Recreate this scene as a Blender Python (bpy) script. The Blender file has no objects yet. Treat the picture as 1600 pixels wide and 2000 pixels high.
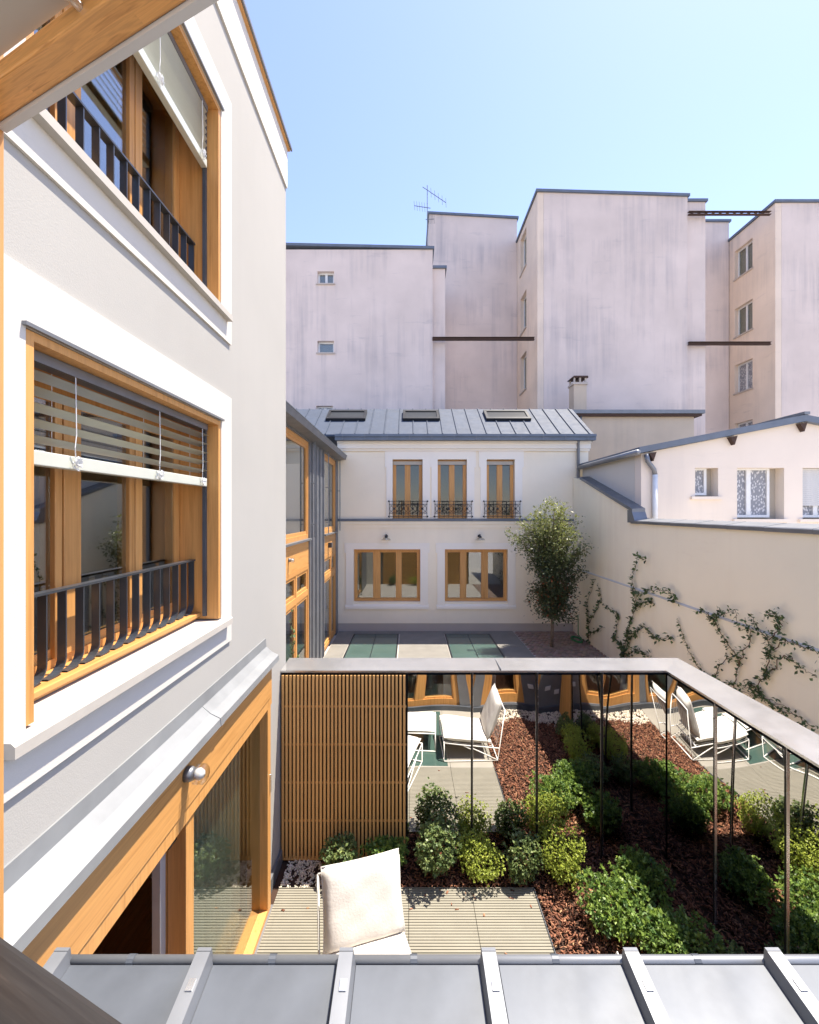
import bpy, math, random
import numpy as np
from mathutils import Vector, Matrix

R = math.radians
random.seed(7)
rng = np.random.default_rng(11)
S = bpy.context.scene
COL = S.collection

# ------------------------------------------------------------------ camera, sky, sun, exposure
F = 830.0                       # focal length in pixels of the 1600 px wide photograph
EYE = 4.0                       # eye height above the garden
cd = bpy.data.cameras.new('camera')
cd.sensor_fit = 'HORIZONTAL'
cd.sensor_width = 36.0
cd.lens = 36.0 * F / 1600.0
cd.clip_start = 0.02
cd.clip_end = 500
cam = bpy.data.objects.new('camera', cd)
COL.objects.link(cam)
cam.location = (0, 0, EYE)
cam.rotation_euler = (R(90), 0, 0)
S.camera = cam

SUN = Vector((0.35, 0.16, 1.0)).normalized()
EL = math.asin(SUN.z)
AZ = math.atan2(SUN.x, SUN.y)
W = bpy.data.worlds.new('World')
S.world = W
W.use_nodes = True
wn = W.node_tree.nodes
sky = wn.new('ShaderNodeTexSky')
sky.sky_type = 'NISHITA'
sky.sun_disc = False
sky.sun_elevation = EL
sky.sun_rotation = AZ
sky.air_density = 1.0
sky.dust_density = 0.35
sky.ozone_density = 4.0
tint = wn.new('ShaderNodeMix'); tint.data_type = 'RGBA'; tint.blend_type = 'MULTIPLY'   # the photograph's white balance
tint.inputs[0].default_value = 1.0
tint.inputs[7].default_value = (1.08, 0.90, 0.90, 1)
W.node_tree.links.new(sky.outputs[0], tint.inputs[6])
W.node_tree.links.new(tint.outputs[2], wn['Background'].inputs[0])
wn['Background'].inputs[1].default_value = 0.125
sd = bpy.data.lights.new('sun', 'SUN')
sd.energy = 3.6
sd.angle = R(0.55)
sd.color = (1.0, 0.91, 0.78)
so = bpy.data.objects.new('sun', sd)
COL.objects.link(so)
so.rotation_euler = SUN.to_track_quat('Z', 'Y').to_euler()
so.location = (6, 6, 20)
S.view_settings.view_transform = 'Standard'
S.view_settings.look = 'None'
S.view_settings.gamma = 1.0
S.view_settings.exposure = 1.7
S.cycles.max_bounces = 10
S.cycles.diffuse_bounces = 4
S.cycles.glossy_bounces = 6
S.cycles.transparent_max_bounces = 16
S.cycles.caustics_reflective = False
S.cycles.caustics_refractive = False
S.cycles.sample_clamp_indirect = 6.0
S.cycles.use_denoising = True

# ------------------------------------------------------------------ materials
MATS = {}
def nodes(name):
    m = bpy.data.materials.new(name)
    m.use_nodes = True
    nt = m.node_tree
    return m, nt, nt.nodes['Principled BSDF']

def coords(nt, scale, kind='Object'):
    tc = nt.nodes.new('ShaderNodeTexCoord')
    mp = nt.nodes.new('ShaderNodeMapping')
    mp.inputs['Scale'].default_value = scale
    nt.links.new(tc.outputs[kind], mp.inputs[0])
    return mp.outputs[0]

def noise(nt, vec, scale, detail=4, rough=.55):
    n = nt.nodes.new('ShaderNodeTexNoise')
    n.inputs['Scale'].default_value = scale
    n.inputs['Detail'].default_value = detail
    n.inputs['Roughness'].default_value = rough
    nt.links.new(vec, n.inputs['Vector'])
    return n.outputs[0]

def ramp(nt, fac, stops):
    r = nt.nodes.new('ShaderNodeValToRGB')
    el = r.color_ramp.elements
    while len(el) < len(stops):
        el.new(0.5)
    for e, (p, c) in zip(el, stops):
        e.position = p
        e.color = (*c, 1)
    nt.links.new(fac, r.inputs[0])
    return r.outputs[0]

def mixc(nt, fac, a, b, mode='MIX'):
    m = nt.nodes.new('ShaderNodeMix')
    m.data_type = 'RGBA'
    m.blend_type = mode
    for sock, v in ((m.inputs[0], fac), (m.inputs[6], a), (m.inputs[7], b)):
        if isinstance(v, bpy.types.NodeSocket):
            nt.links.new(v, sock)
        elif isinstance(v, (int, float)):
            sock.default_value = v
        else:
            sock.default_value = (*v, 1)
    return m.outputs[2]

def bump(nt, bsdf, h, strength=.3, dist=.01):
    b = nt.nodes.new('ShaderNodeBump')
    b.inputs['Strength'].default_value = strength
    b.inputs['Distance'].default_value = dist
    nt.links.new(h, b.inputs['Height'])
    nt.links.new(b.outputs[0], bsdf.inputs['Normal'])

def c_scale(c, k):
    return tuple(min(1, v * k) for v in c)

def plaster(name, col, stain=.12, streak=0.0, streak_col=(.2, .2, .22), bumps=.25):
    m, nt, b = nodes(name)
    v = coords(nt, (1, 1, 1))
    n1 = noise(nt, v, .7, 5)
    base = ramp(nt, n1, [(.3, c_scale(col, 1 - stain)), (.7, c_scale(col, 1 + stain * .35))])
    if streak > 0:
        vs = coords(nt, (2.2, 2.2, .10))
        n2 = noise(nt, vs, 1.6, 6, .65)
        vp = coords(nt, (.35, .35, .5))
        n3 = noise(nt, vp, .8, 4)
        mu = nt.nodes.new('ShaderNodeMath'); mu.operation = 'MULTIPLY'
        nt.links.new(n2, mu.inputs[0]); nt.links.new(n3, mu.inputs[1])
        f = ramp(nt, mu.outputs[0], [(.24, (0, 0, 0)), (.46, (streak,) * 3)])
        base = mixc(nt, f, base, streak_col)
        vb = coords(nt, (.5, .5, 2.6))
        n4 = noise(nt, vb, 1.1, 6, .7)
        f2 = ramp(nt, n4, [(.6, (0, 0, 0)), (.78, (streak * .8,) * 3)])
        base = mixc(nt, f2, base, streak_col)
    nt.links.new(base, b.inputs['Base Color'])
    b.inputs['Roughness'].default_value = .9
    b.inputs['Specular IOR Level'].default_value = .2
    fine = noise(nt, v, 160, 3)
    bump(nt, b, fine, bumps, .004)
    MATS[name] = m

def wood(name, axis, dark, light, rough=.45):
    m, nt, b = nodes(name)
    sc = [16, 16, 16]
    sc[axis] = .9
    v = coords(nt, sc)
    n = noise(nt, v, 1.6, 6, .6)
    sc2 = [70, 70, 70]
    sc2[axis] = 2.0
    n2 = noise(nt, coords(nt, sc2), 1.0, 3)
    c = ramp(nt, n, [(.32, dark), (.5, light), (.68, c_scale(light, .86))])
    c = mixc(nt, .25, c, ramp(nt, n2, [(.35, c_scale(dark, .8)), (.65, light)]))
    oi = nt.nodes.new('ShaderNodeObjectInfo')
    tint = ramp(nt, oi.outputs['Random'], [(0, (.84, .82, .80)), (1, (1, 1, 1))])
    c = mixc(nt, 1.0, c, tint, 'MULTIPLY')
    nt.links.new(c, b.inputs['Base Color'])
    b.inputs['Roughness'].default_value = rough
    bump(nt, b, n2, .12, .002)
    MATS[name] = m

def metal(name, col, rough=.45, metallic=.6, var=.12, scale=3.0):
    m, nt, b = nodes(name)
    v = coords(nt, (1, 1, 1))
    n = noise(nt, v, scale, 5, .6)
    c = ramp(nt, n, [(.3, c_scale(col, 1 - var)), (.7, c_scale(col, 1 + var))])
    nt.links.new(c, b.inputs['Base Color'])
    rr = nt.nodes.new('ShaderNodeMapRange')
    rr.inputs[3].default_value = max(.02, rough - .1); rr.inputs[4].default_value = rough + .12
    nt.links.new(noise(nt, v, scale * 2.3, 4), rr.inputs[0])
    nt.links.new(rr.outputs[0], b.inputs['Roughness'])
    b.inputs['Metallic'].default_value = metallic
    bump(nt, b, noise(nt, v, scale * .8, 3), .15, .012)
    MATS[name] = m

def plain(name, col, rough=.6, metallic=0.0, var=.06, scale=8.0, bmp=0.0, spec=.5):
    m, nt, b = nodes(name)
    v = coords(nt, (1, 1, 1))
    n = noise(nt, v, scale, 4)
    c = ramp(nt, n, [(.3, c_scale(col, 1 - var)), (.7, c_scale(col, 1 + var))])
    nt.links.new(c, b.inputs['Base Color'])
    b.inputs['Roughness'].default_value = rough
    b.inputs['Metallic'].default_value = metallic
    b.inputs['Specular IOR Level'].default_value = spec
    if bmp:
        bump(nt, b, noise(nt, v, scale * 6, 3), bmp, .004)
    MATS[name] = m

def glass(name, tint, base_refl=.06, rough=0.0):
    m, nt, b = nodes(name)
    nt.nodes.remove(b)
    tr = nt.nodes.new('ShaderNodeBsdfTransparent'); tr.inputs[0].default_value = (*tint, 1)
    gl = nt.nodes.new('ShaderNodeBsdfGlossy'); gl.inputs['Roughness'].default_value = rough
    gl.inputs[0].default_value = (.95, .97, 1, 1)
    lw = nt.nodes.new('ShaderNodeLayerWeight'); lw.inputs[0].default_value = .5
    pw_ = nt.nodes.new('ShaderNodeMath'); pw_.operation = 'POWER'; pw_.inputs[1].default_value = 5.0
    nt.links.new(lw.outputs['Facing'], pw_.inputs[0])
    mr = nt.nodes.new('ShaderNodeMapRange')
    mr.inputs[3].default_value = base_refl; mr.inputs[4].default_value = 1.0
    nt.links.new(pw_.outputs[0], mr.inputs[0])
    mx = nt.nodes.new('ShaderNodeMixShader')
    nt.links.new(mr.outputs[0], mx.inputs[0])
    nt.links.new(tr.outputs[0], mx.inputs[1]); nt.links.new(gl.outputs[0], mx.inputs[2])
    nt.links.new(mx.outputs[0], nt.nodes['Material Output'].inputs[0])
    MATS[name] = m

def leafmat(name, rough=.45):
    m, nt, b = nodes(name)
    at = nt.nodes.new('ShaderNodeVertexColor'); at.layer_name = 'tone'
    nt.links.new(at.outputs[0], b.inputs['Base Color'])
    b.inputs['Roughness'].default_value = rough
    tl = nt.nodes.new('ShaderNodeBsdfTranslucent')
    nt.links.new(at.outputs[0], tl.inputs[0])
    mx = nt.nodes.new('ShaderNodeMixShader'); mx.inputs[0].default_value = .45
    nt.links.new(b.outputs[0], mx.inputs[1]); nt.links.new(tl.outputs[0], mx.inputs[2])
    nt.links.new(mx.outputs[0], nt.nodes['Material Output'].inputs[0])
    MATS[name] = m

def tonemat(name, rough=.8):
    m, nt, b = nodes(name)
    at = nt.nodes.new('ShaderNodeVertexColor'); at.layer_name = 'tone'
    nt.links.new(at.outputs[0], b.inputs['Base Color'])
    b.inputs['Roughness'].default_value = rough
    b.inputs['Specular IOR Level'].default_value = .25
    MATS[name] = m

TD, TL = (.50, .235, .066), (.70, .36, .115)
for ax, nm in enumerate('xyz'):
    wood('timber_' + nm, ax, TD, TL)
    wood('parquet_' + nm, ax, (.30, .125, .05), (.46, .21, .085), .35)
    wood('slat_wood_' + nm, ax, (.64, .33, .10), (.86, .49, .17), .6)
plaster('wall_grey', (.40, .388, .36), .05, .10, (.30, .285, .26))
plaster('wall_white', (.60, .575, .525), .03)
plaster('trim_white', (.90, .84, .75), .03)
plaster('cream', (.93, .83, .665), .06, .12, (.55, .46, .38))
plaster('cream_wall', (.92, .835, .65), .05, .22, (.58, .44, .32))
plaster('pink', (.70, .60, .545), .11, .50, (.27, .26, .29))
plaster('pink_warm', (.77, .64, .52), .10, .45, (.30, .27, .26))
plaster('gable_plaster', (.78, .69, .60), .06, .2, (.4, .37, .36))
plaster('beige_old', (.56, .47, .37), .14, .4, (.36, .31, .27))
plaster('plinth_beige', (.50, .44, .39), .1, .2, (.35, .3, .27))
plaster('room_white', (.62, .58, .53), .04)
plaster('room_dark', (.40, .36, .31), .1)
metal('zinc', (.19, .20, .215), .45, .4)
metal('zinc_light', (.082, .092, .108), .5, .25, .25, 2.2)
metal('zinc_flash', (.25, .26, .265), .5, .25)
metal('zinc_mid', (.13, .155, .195), .5, .2)
metal('zinc_blue', (.038, .056, .092), .7, .0)
metal('zinc_dark', (.20, .21, .23), .45, .5)
metal('iron_black', (.025, .028, .034), .4, .5)
metal('steel_rail', (.085, .095, .11), .32, .6)
metal('rust_iron', (.07, .04, .03), .8, .2)
metal('chrome', (.66, .655, .64), .2, .8, .05)
metal('mirror', (.86, .86, .86), .0, 1.0, .0)
MATS['mirror'].node_tree.nodes['Principled BSDF'].inputs['Roughness'].default_value = 0.012
for l in list(MATS['mirror'].node_tree.links):
    if l.to_socket.name in ('Roughness', 'Normal'):
        MATS['mirror'].node_tree.links.remove(l)
metal('clip_steel', (.75, .76, .78), .25, .9, .05)
plain('white_plastic', (.72, .73, .73), .4)
plain('blind_metal', (.58, .60, .53), .35, .15, .03)
plain('white_tube', (.78, .77, .73), .35)
plain('fabric', (.66, .63, .58), .95, 0, .05, 9, .5, .1)
plain('court_stone', (.19, .18, .16), .75, 0, .1, 2.5, .1)
plain('deck', (.235, .22, .175), .7, 0, .08, 3)
plain('stone', (.29, .27, .23), .75, 0, .07, 2.5, .1)
plain('sill_stone', (.44, .41, .365), .8, 0, .05, 6, .15)
plain('soil', (.045, .022, .013), .95, 0, .3, 12, .5)
plain('black_joint', (.006, .006, .007), .4)
plain('coco_backing', (.045, .026, .013), .95, 0, .5, 60, .8)
plain('rubber', (.022, .02, .022), .55, 0, .3, 14, .3)
plain('bulb_glass', (.75, .74, .70), .12, 0, .03)
plain('lamp_dark', (.03, .03, .035), .4)
plain('curtain', (.72, .70, .66), .9)
plain('tree_bark', (.17, .13, .095), .9, 0, .3, 20, .6)
plain('stem_brown', (.13, .075, .045), .85, 0, .3, 20)
plain('hose_green', (.03, .17, .06), .45)
plain('dark_void', (.02, .02, .022), .8)
plain('louvre_grey', (.55, .55, .55), .5)
plain('court_ground', (.42, .39, .35), .9, 0, .1, 2, .2)
glass('glass', (.80, .83, .79), .12)
glass('glass_coat', (.80, .82, .77), .24)
plain('skylight_glass', (.035, .04, .045), .3, 0, .05, 4, 0, .3)
glass('glass_far', (.75, .78, .75), .05)
glass('glass_clear', (.90, .92, .90), .06)
glass('lamp_glass', (.86, .86, .84), .10)
leafmat('leaf')
tonemat('chip')
m, nt, b = nodes('floor_glass')
nt.links.new(ramp(nt, noise(nt, coords(nt, (1, 1, 1)), 1.2, 3), [(.3, (.045, .085, .072)), (.7, (.065, .112, .096))]), b.inputs['Base Color'])
b.inputs['Roughness'].default_value = .18
b.inputs['Coat Weight'].default_value = .4
MATS['floor_glass'] = m
m, nt, b = nodes('lace')
v = coords(nt, (26, 26, 13))
vo = nt.nodes.new('ShaderNodeTexVoronoi'); vo.inputs['Scale'].default_value = 1.0
nt.links.new(v, vo.inputs['Vector'])
nt.links.new(ramp(nt, vo.outputs[0], [(.25, (.62, .62, .64)), (.5, (.22, .23, .26))]), b.inputs['Base Color'])
MATS['lace'] = m

def block_wood(name):
    m, nt, b = nodes(name)
    br = nt.nodes.new('ShaderNodeTexBrick')
    br.inputs['Scale'].default_value = 1.0; br.inputs['Brick Width'].default_value = .17; br.inputs['Row Height'].default_value = .0095
    br.inputs['Mortar Size'].default_value = .0
    br.inputs['Color1'].default_value = (.80, .80, .80, 1); br.inputs['Color2'].default_value = (1.06, 1.03, 1.0, 1)
    br.inputs['Bias'].default_value = 0.1
    nt.links.new(coords(nt, (1, 1, 1)), br.inputs['Vector'])
    w = nt.nodes.new('ShaderNodeTexNoise'); w.inputs['Scale'].default_value = 3.0; w.inputs['Detail'].default_value = 5; w.inputs['Distortion'].default_value = 1.2
    off = nt.nodes.new('ShaderNodeVectorMath'); off.operation = 'MULTIPLY_ADD'
    nt.links.new(br.outputs[0], off.inputs[0]); off.inputs[1].default_value = (7, 3, 5)
    nt.links.new(coords(nt, (3.5, 55, 55)), off.inputs[2]); nt.links.new(off.outputs[0], w.inputs['Vector'])
    c = ramp(nt, w.outputs[0], [(.3, c_scale(TD, .9)), (.46, TL), (.62, c_scale(TL, .8)), (.75, TL)])
    c = mixc(nt, 1.0, c, br.outputs[0], 'MULTIPLY')
    nt.links.new(c, b.inputs['Base Color']); b.inputs['Roughness'].default_value = .4
    MATS[name] = m
block_wood('timber_block')
m, nt, b = nodes('rubber_streak')
nt.links.new(ramp(nt, noise(nt, coords(nt, (6, 160, 160)), 1.0, 5, .7), [(.3, (.012, .010, .011)), (.6, (.028, .025, .025)), (.8, (.07, .055, .05))]), b.inputs['Base Color'])
b.inputs['Roughness'].default_value = .6
MATS['rubber_streak'] = m

# ------------------------------------------------------------------ mesh helpers
class MB:
    def __init__(s):
        s.v = []; s.f = []
    def add(s, vs, fs):
        o = len(s.v)
        s.v.extend([tuple(p) for p in vs]); s.f.extend([tuple(i + o for i in f) for f in fs])
        return s
    def box(s, x0, x1, y0, y1, z0, z1):
        x0, x1 = min(x0, x1), max(x0, x1); y0, y1 = min(y0, y1), max(y0, y1); z0, z1 = min(z0, z1), max(z0, z1)
        return s.add([(x0, y0, z0), (x1, y0, z0), (x1, y1, z0), (x0, y1, z0), (x0, y0, z1), (x1, y0, z1), (x1, y1, z1), (x0, y1, z1)],
                     [(0, 3, 2, 1), (4, 5, 6, 7), (0, 1, 5, 4), (1, 2, 6, 5), (2, 3, 7, 6), (3, 0, 4, 7)])
    def prism(s, poly, d):
        n = len(poly); d = Vector(d)
        a = [Vector(p) for p in poly]; nn = Vector((0, 0, 0))
        for i in range(n):
            nn += a[i].cross(a[(i + 1) % n])
        if nn.dot(d) > 0:
            a.reverse()
        bb = [p + d for p in a]
        fs = [tuple(range(n)), tuple(range(2 * n - 1, n - 1, -1))]
        for i in range(n):
            j = (i + 1) % n
            fs.append((j, i, i + n, j + n))
        return s.add(a + bb, fs)
    def tube(s, pts, r, seg=8, cap=True):
        pts = [Vector(p) for p in pts]
        rs = r if isinstance(r, (list, tuple)) else [r] * len(pts)
        rings = []; up = None
        for i, p in enumerate(pts):
            t = (pts[min(i + 1, len(pts) - 1)] - pts[max(i - 1, 0)])
            if t.length < 1e-9: t = Vector((0, 0, 1))
            t.normalize()
            if up is None:
                up = Vector((0, 0, 1)) if abs(t.z) < .9 else Vector((1, 0, 0))
            a = t.cross(up)
            if a.length < 1e-6:
                a = t.cross(Vector((0, 1, 0)))
            a.normalize(); b = a.cross(t).normalized(); up = b
            rings.append([p + (a * math.cos(2 * math.pi * k / seg) + b * math.sin(2 * math.pi * k / seg)) * rs[i] for k in range(seg)])
        vs = [q for rg in rings for q in rg]; fs = []
        for i in range(len(pts) - 1):
            for k in range(seg):
                k2 = (k + 1) % seg
                fs.append((i * seg + k, (i + 1) * seg + k, (i + 1) * seg + k2, i * seg + k2))
        if cap:
            fs.append(tuple(range(seg))); o = (len(pts) - 1) * seg
            fs.append(tuple(o + k for k in range(seg - 1, -1, -1)))
        return s.add(vs, fs)
    def bar(s, p, q, w, h, up=(0, 0, 1)):
        p = Vector(p); q = Vector(q); t = (q - p).normalized(); a = t.cross(Vector(up)).normalized(); b = a.cross(t)
        a *= w / 2; b *= h / 2
        return s.add([p - a - b, p + a - b, p + a + b, p - a + b, q - a - b, q + a - b, q + a + b, q - a + b],
                     [(0, 1, 2, 3), (7, 6, 5, 4), (1, 0, 4, 5), (2, 1, 5, 6), (3, 2, 6, 7), (0, 3, 7, 4)])
    def lathe(s, o, prof, seg=20, axis='z'):
        o = Vector(o); vs = []; fs = []
        for (r, h) in prof:
            for k in range(seg):
                a = 2 * math.pi * k / seg
                c, sn = r * math.cos(a), r * math.sin(a)
                vs.append(o + (Vector((c, sn, h)) if axis == 'z' else Vector((h, c, sn)) if axis == 'x' else Vector((c, h, sn))))
        for i in range(len(prof) - 1):
            for k in range(seg):
                k2 = (k + 1) % seg
                fs.append((i * seg + k, i * seg + k2, (i + 1) * seg + k2, (i + 1) * seg + k))
        return s.add(vs, fs)
    def xf(s, M):
        s.v = [tuple(M @ Vector(p)) for p in s.v]
        return s
    def mesh(s, name, smooth=False):
        me = bpy.data.meshes.new(name)
        me.from_pydata(s.v, [], s.f)
        if smooth:
            me.polygons.foreach_set('use_smooth', [True] * len(me.polygons))
        me.update()
        return me

ORG = {}
def link(o, parent=None, loc=None):
    COL.objects.link(o)
    if parent is not None:
        o.parent = parent
        o.location = -ORG.get(parent.name, Vector((0, 0, 0))) + (Vector(loc) if loc is not None else Vector((0, 0, 0)))
    elif loc is not None:
        o.location = loc
    return o

def thing(name, label, cat, loc=(0, 0, 0), group=None):
    o = bpy.data.objects.new(name, None)
    o.empty_display_size = .2
    COL.objects.link(o)
    o.location = loc
    ORG[o.name] = Vector(loc)
    return tag(o, label, cat, group)

def tag(o, label, cat, group=None):
    o['label'] = label; o['category'] = cat
    if group: o['group'] = group
    return o

def part(name, mb, mat, parent=None, smooth=False, bevel=0):
    me = mb if isinstance(mb, bpy.types.Mesh) else mb.mesh(name, smooth)
    if not me.materials:
        me.materials.append(MATS[mat])
    o = bpy.data.objects.new(name, me)
    link(o, parent)
    if bevel:
        bv = o.modifiers.new('edge', 'BEVEL'); bv.width = bevel; bv.segments = 2; bv.limit_method = 'ANGLE'
    return o

def inst(name, me, parent, loc, rot=None, scale=None):
    o = bpy.data.objects.new(name, me)
    link(o, parent, loc)
    ORG[o.name] = Vector(loc)
    if rot: o.rotation_euler = rot
    if scale: o.scale = scale
    return o

def struct(name, mb, mat, parent=None, smooth=False):
    o = part(name, mb, mat, parent, smooth)
    if parent is None: o['kind'] = 'structure'
    return o

def P(px, py, D):
    return Vector(((px - 800) * D / F, D, EYE + (1000 - py) * D / F))

class Fr:
    """a wall's own frame: u along the wall, v up, n out of it"""
    def __init__(s, O, U, N):
        s.O = Vector(O); s.U = Vector(U); s.N = Vector(N)
    def p(s, u, v, n):
        return s.O + s.U * u + Vector((0, 0, v)) + s.N * n
    def box(s, mb, u0, u1, v0, v1, n0, n1):
        a = s.p(u0, v0, n0); b = s.p(u1, v1, n1)
        return mb.box(a.x, b.x, a.y, b.y, a.z, b.z)
    def ring(s, mb, u0, u1, v0, v1, w, n0, n1, wb=None):
        wb = w if wb is None else wb
        s.box(mb, u0, u1, v0, v0 + wb, n0, n1); s.box(mb, u0, u1, v1 - w, v1, n0, n1)
        s.box(mb, u0, u0 + w, v0 + wb, v1 - w, n0, n1); s.box(mb, u1 - w, u1, v0 + wb, v1 - w, n0, n1)
        return mb
    def holed(s, mb, u0, u1, v0, v1, holes, t):
        """a slab with rectangular openings"""
        us = sorted({u0, u1, *[h[0] for h in holes], *[h[1] for h in holes]})
        vs = sorted({v0, v1, *[h[2] for h in holes], *[h[3] for h in holes]})
        us = [u for u in us if u0 <= u <= u1]; vs = [v for v in vs if v0 <= v <= v1]
        def solid(i, j):
            if not (0 <= i < len(us) - 1 and 0 <= j < len(vs) - 1): return False
            cu = (us[i] + us[i + 1]) / 2; cv = (vs[j] + vs[j + 1]) / 2
            return not any(h[0] < cu < h[1] and h[2] < cv < h[3] for h in holes)
        for i in range(len(us) - 1):
            for j in range(len(vs) - 1):
                if not solid(i, j): continue
                a, b, c, d = us[i], us[i + 1], vs[j], vs[j + 1]
                q = lambda u, v, n: s.p(u, v, n)
                mb.add([q(a, c, 0), q(b, c, 0), q(b, d, 0), q(a, d, 0)], [(0, 1, 2, 3)])
                mb.add([q(a, c, -t), q(b, c, -t), q(b, d, -t), q(a, d, -t)], [(3, 2, 1, 0)])
                if not solid(i - 1, j): mb.add([q(a, c, 0), q(a, d, 0), q(a, d, -t), q(a, c, -t)], [(0, 1, 2, 3)])
                if not solid(i + 1, j): mb.add([q(b, c, 0), q(b, d, 0), q(b, d, -t), q(b, c, -t)], [(3, 2, 1, 0)])
                if not solid(i, j - 1): mb.add([q(a, c, 0), q(b, c, 0), q(b, c, -t), q(a, c, -t)], [(3, 2, 1, 0)])
                if not solid(i, j + 1): mb.add([q(a, d, 0), q(b, d, 0), q(b, d, -t), q(a, d, -t)], [(0, 1, 2, 3)])
        return mb

def timber_window(parent, fr, u0, u1, v0, v1, n, posts, name='window', axis='y', fw=.07, depth=.07, transoms=(), glassm='glass', sashw=.035, back=None):
    """outer frame mesh with mullion, sash and pane sub-parts; n = depth of the frame's outer face"""
    w = part(name, fr.ring(MB(), u0, u1, v0, v1, fw, n - depth, n), 'timber_z', parent)
    edges = [(u0 + fw * .0, u0 + fw)] + list(posts) + [(u1 - fw, u1)]
    for (a, b) in posts:
        mb = MB(); fr.box(mb, a, b, v0 + fw, v1 - fw, n - depth, n - .004)
        part('mullion', mb, 'timber_z', w)
    rows = [v0 + fw] + [t for tr in transoms for t in tr] + [v1 - fw]
    for (a, b) in transoms:
        mb = MB(); fr.box(mb, u0 + fw, u1 - fw, a, b, n - depth, n - .002)
        part('transom', mb, 'timber_' + axis, w)
    for k in range(len(edges) - 1):
        a, b = edges[k][1], edges[k + 1][0]
        for r in range(0, len(rows), 2):
            c, d = rows[r], rows[r + 1]
            mb = MB(); fr.ring(mb, a, b, c, d, sashw, n - depth + .01, n - .018)
            part('sash', mb, 'timber_z', w)
            mb = MB(); fr.box(mb, a + sashw - .005, b - sashw + .005, c + sashw - .005, d - sashw + .005, n - .045, n - .04)
            part('pane', mb, glassm, w)
    return w
# ================================================================== GROUND
g = MB(); g.box(-60, 60, -30, 120, -.5, -.06)
struct('ground', g, 'court_ground')

# ================================================================== WHITE BUILDING ON THE LEFT
XL = -1.49
L = Fr((XL, 0, 0), (0, 1, 0), (1, 0, 0))
WY0, WY1 = 1.634, 3.325
DY0, DY1 = 1.42, 4.30
house = thing('white_townhouse', 'white rendered townhouse with timber windows, blinds and a wide sliding door', 'building', (XL - 2, 2, 0))
holes = [(WY0, WY1, 3.16, 4.71), (WY0, WY1, 5.60, 7.15), (DY0, DY1, -.1, 2.50)]
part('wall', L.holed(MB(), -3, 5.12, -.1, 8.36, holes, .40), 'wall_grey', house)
mb = MB()
mb.box(-6.4, XL - .402, 4.80, 5.115, -.1, 8.36); mb.box(-6.4, -6.0, -3, 4.79, -.1, 8.36); mb.box(-6.0, XL - .402, -3, -2.7, -.1, 8.36)
part('rear_wall', mb, 'wall_white', house)
mb = MB()
for z in (2.56, 4.95, 8.1):
    mb.box(-5.99, XL - .405, -2.69, 4.79, z, z + .15)
part('floor_slab', mb, 'room_white', house)
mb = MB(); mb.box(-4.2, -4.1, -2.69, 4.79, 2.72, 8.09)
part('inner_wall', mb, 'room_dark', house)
# cornice band and roof edge
mb = MB(); L.box(mb, -3, 5.125, 7.90, 8.365, .001, .018)
part('cornice_band', mb, 'wall_white', house)
mb = MB(); L.box(mb, -3, 5.15, 8.366, 8.40, -.42, .045)
co = part('coping', mb, 'timber_y', house)
mb = MB(); L.box(mb, -3, 5.17, 8.401, 8.418, -.44, .065); L.box(mb, -3, 5.17, 8.385, 8.40, .047, .065)
part('metal_edge', mb, 'zinc', co)

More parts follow.
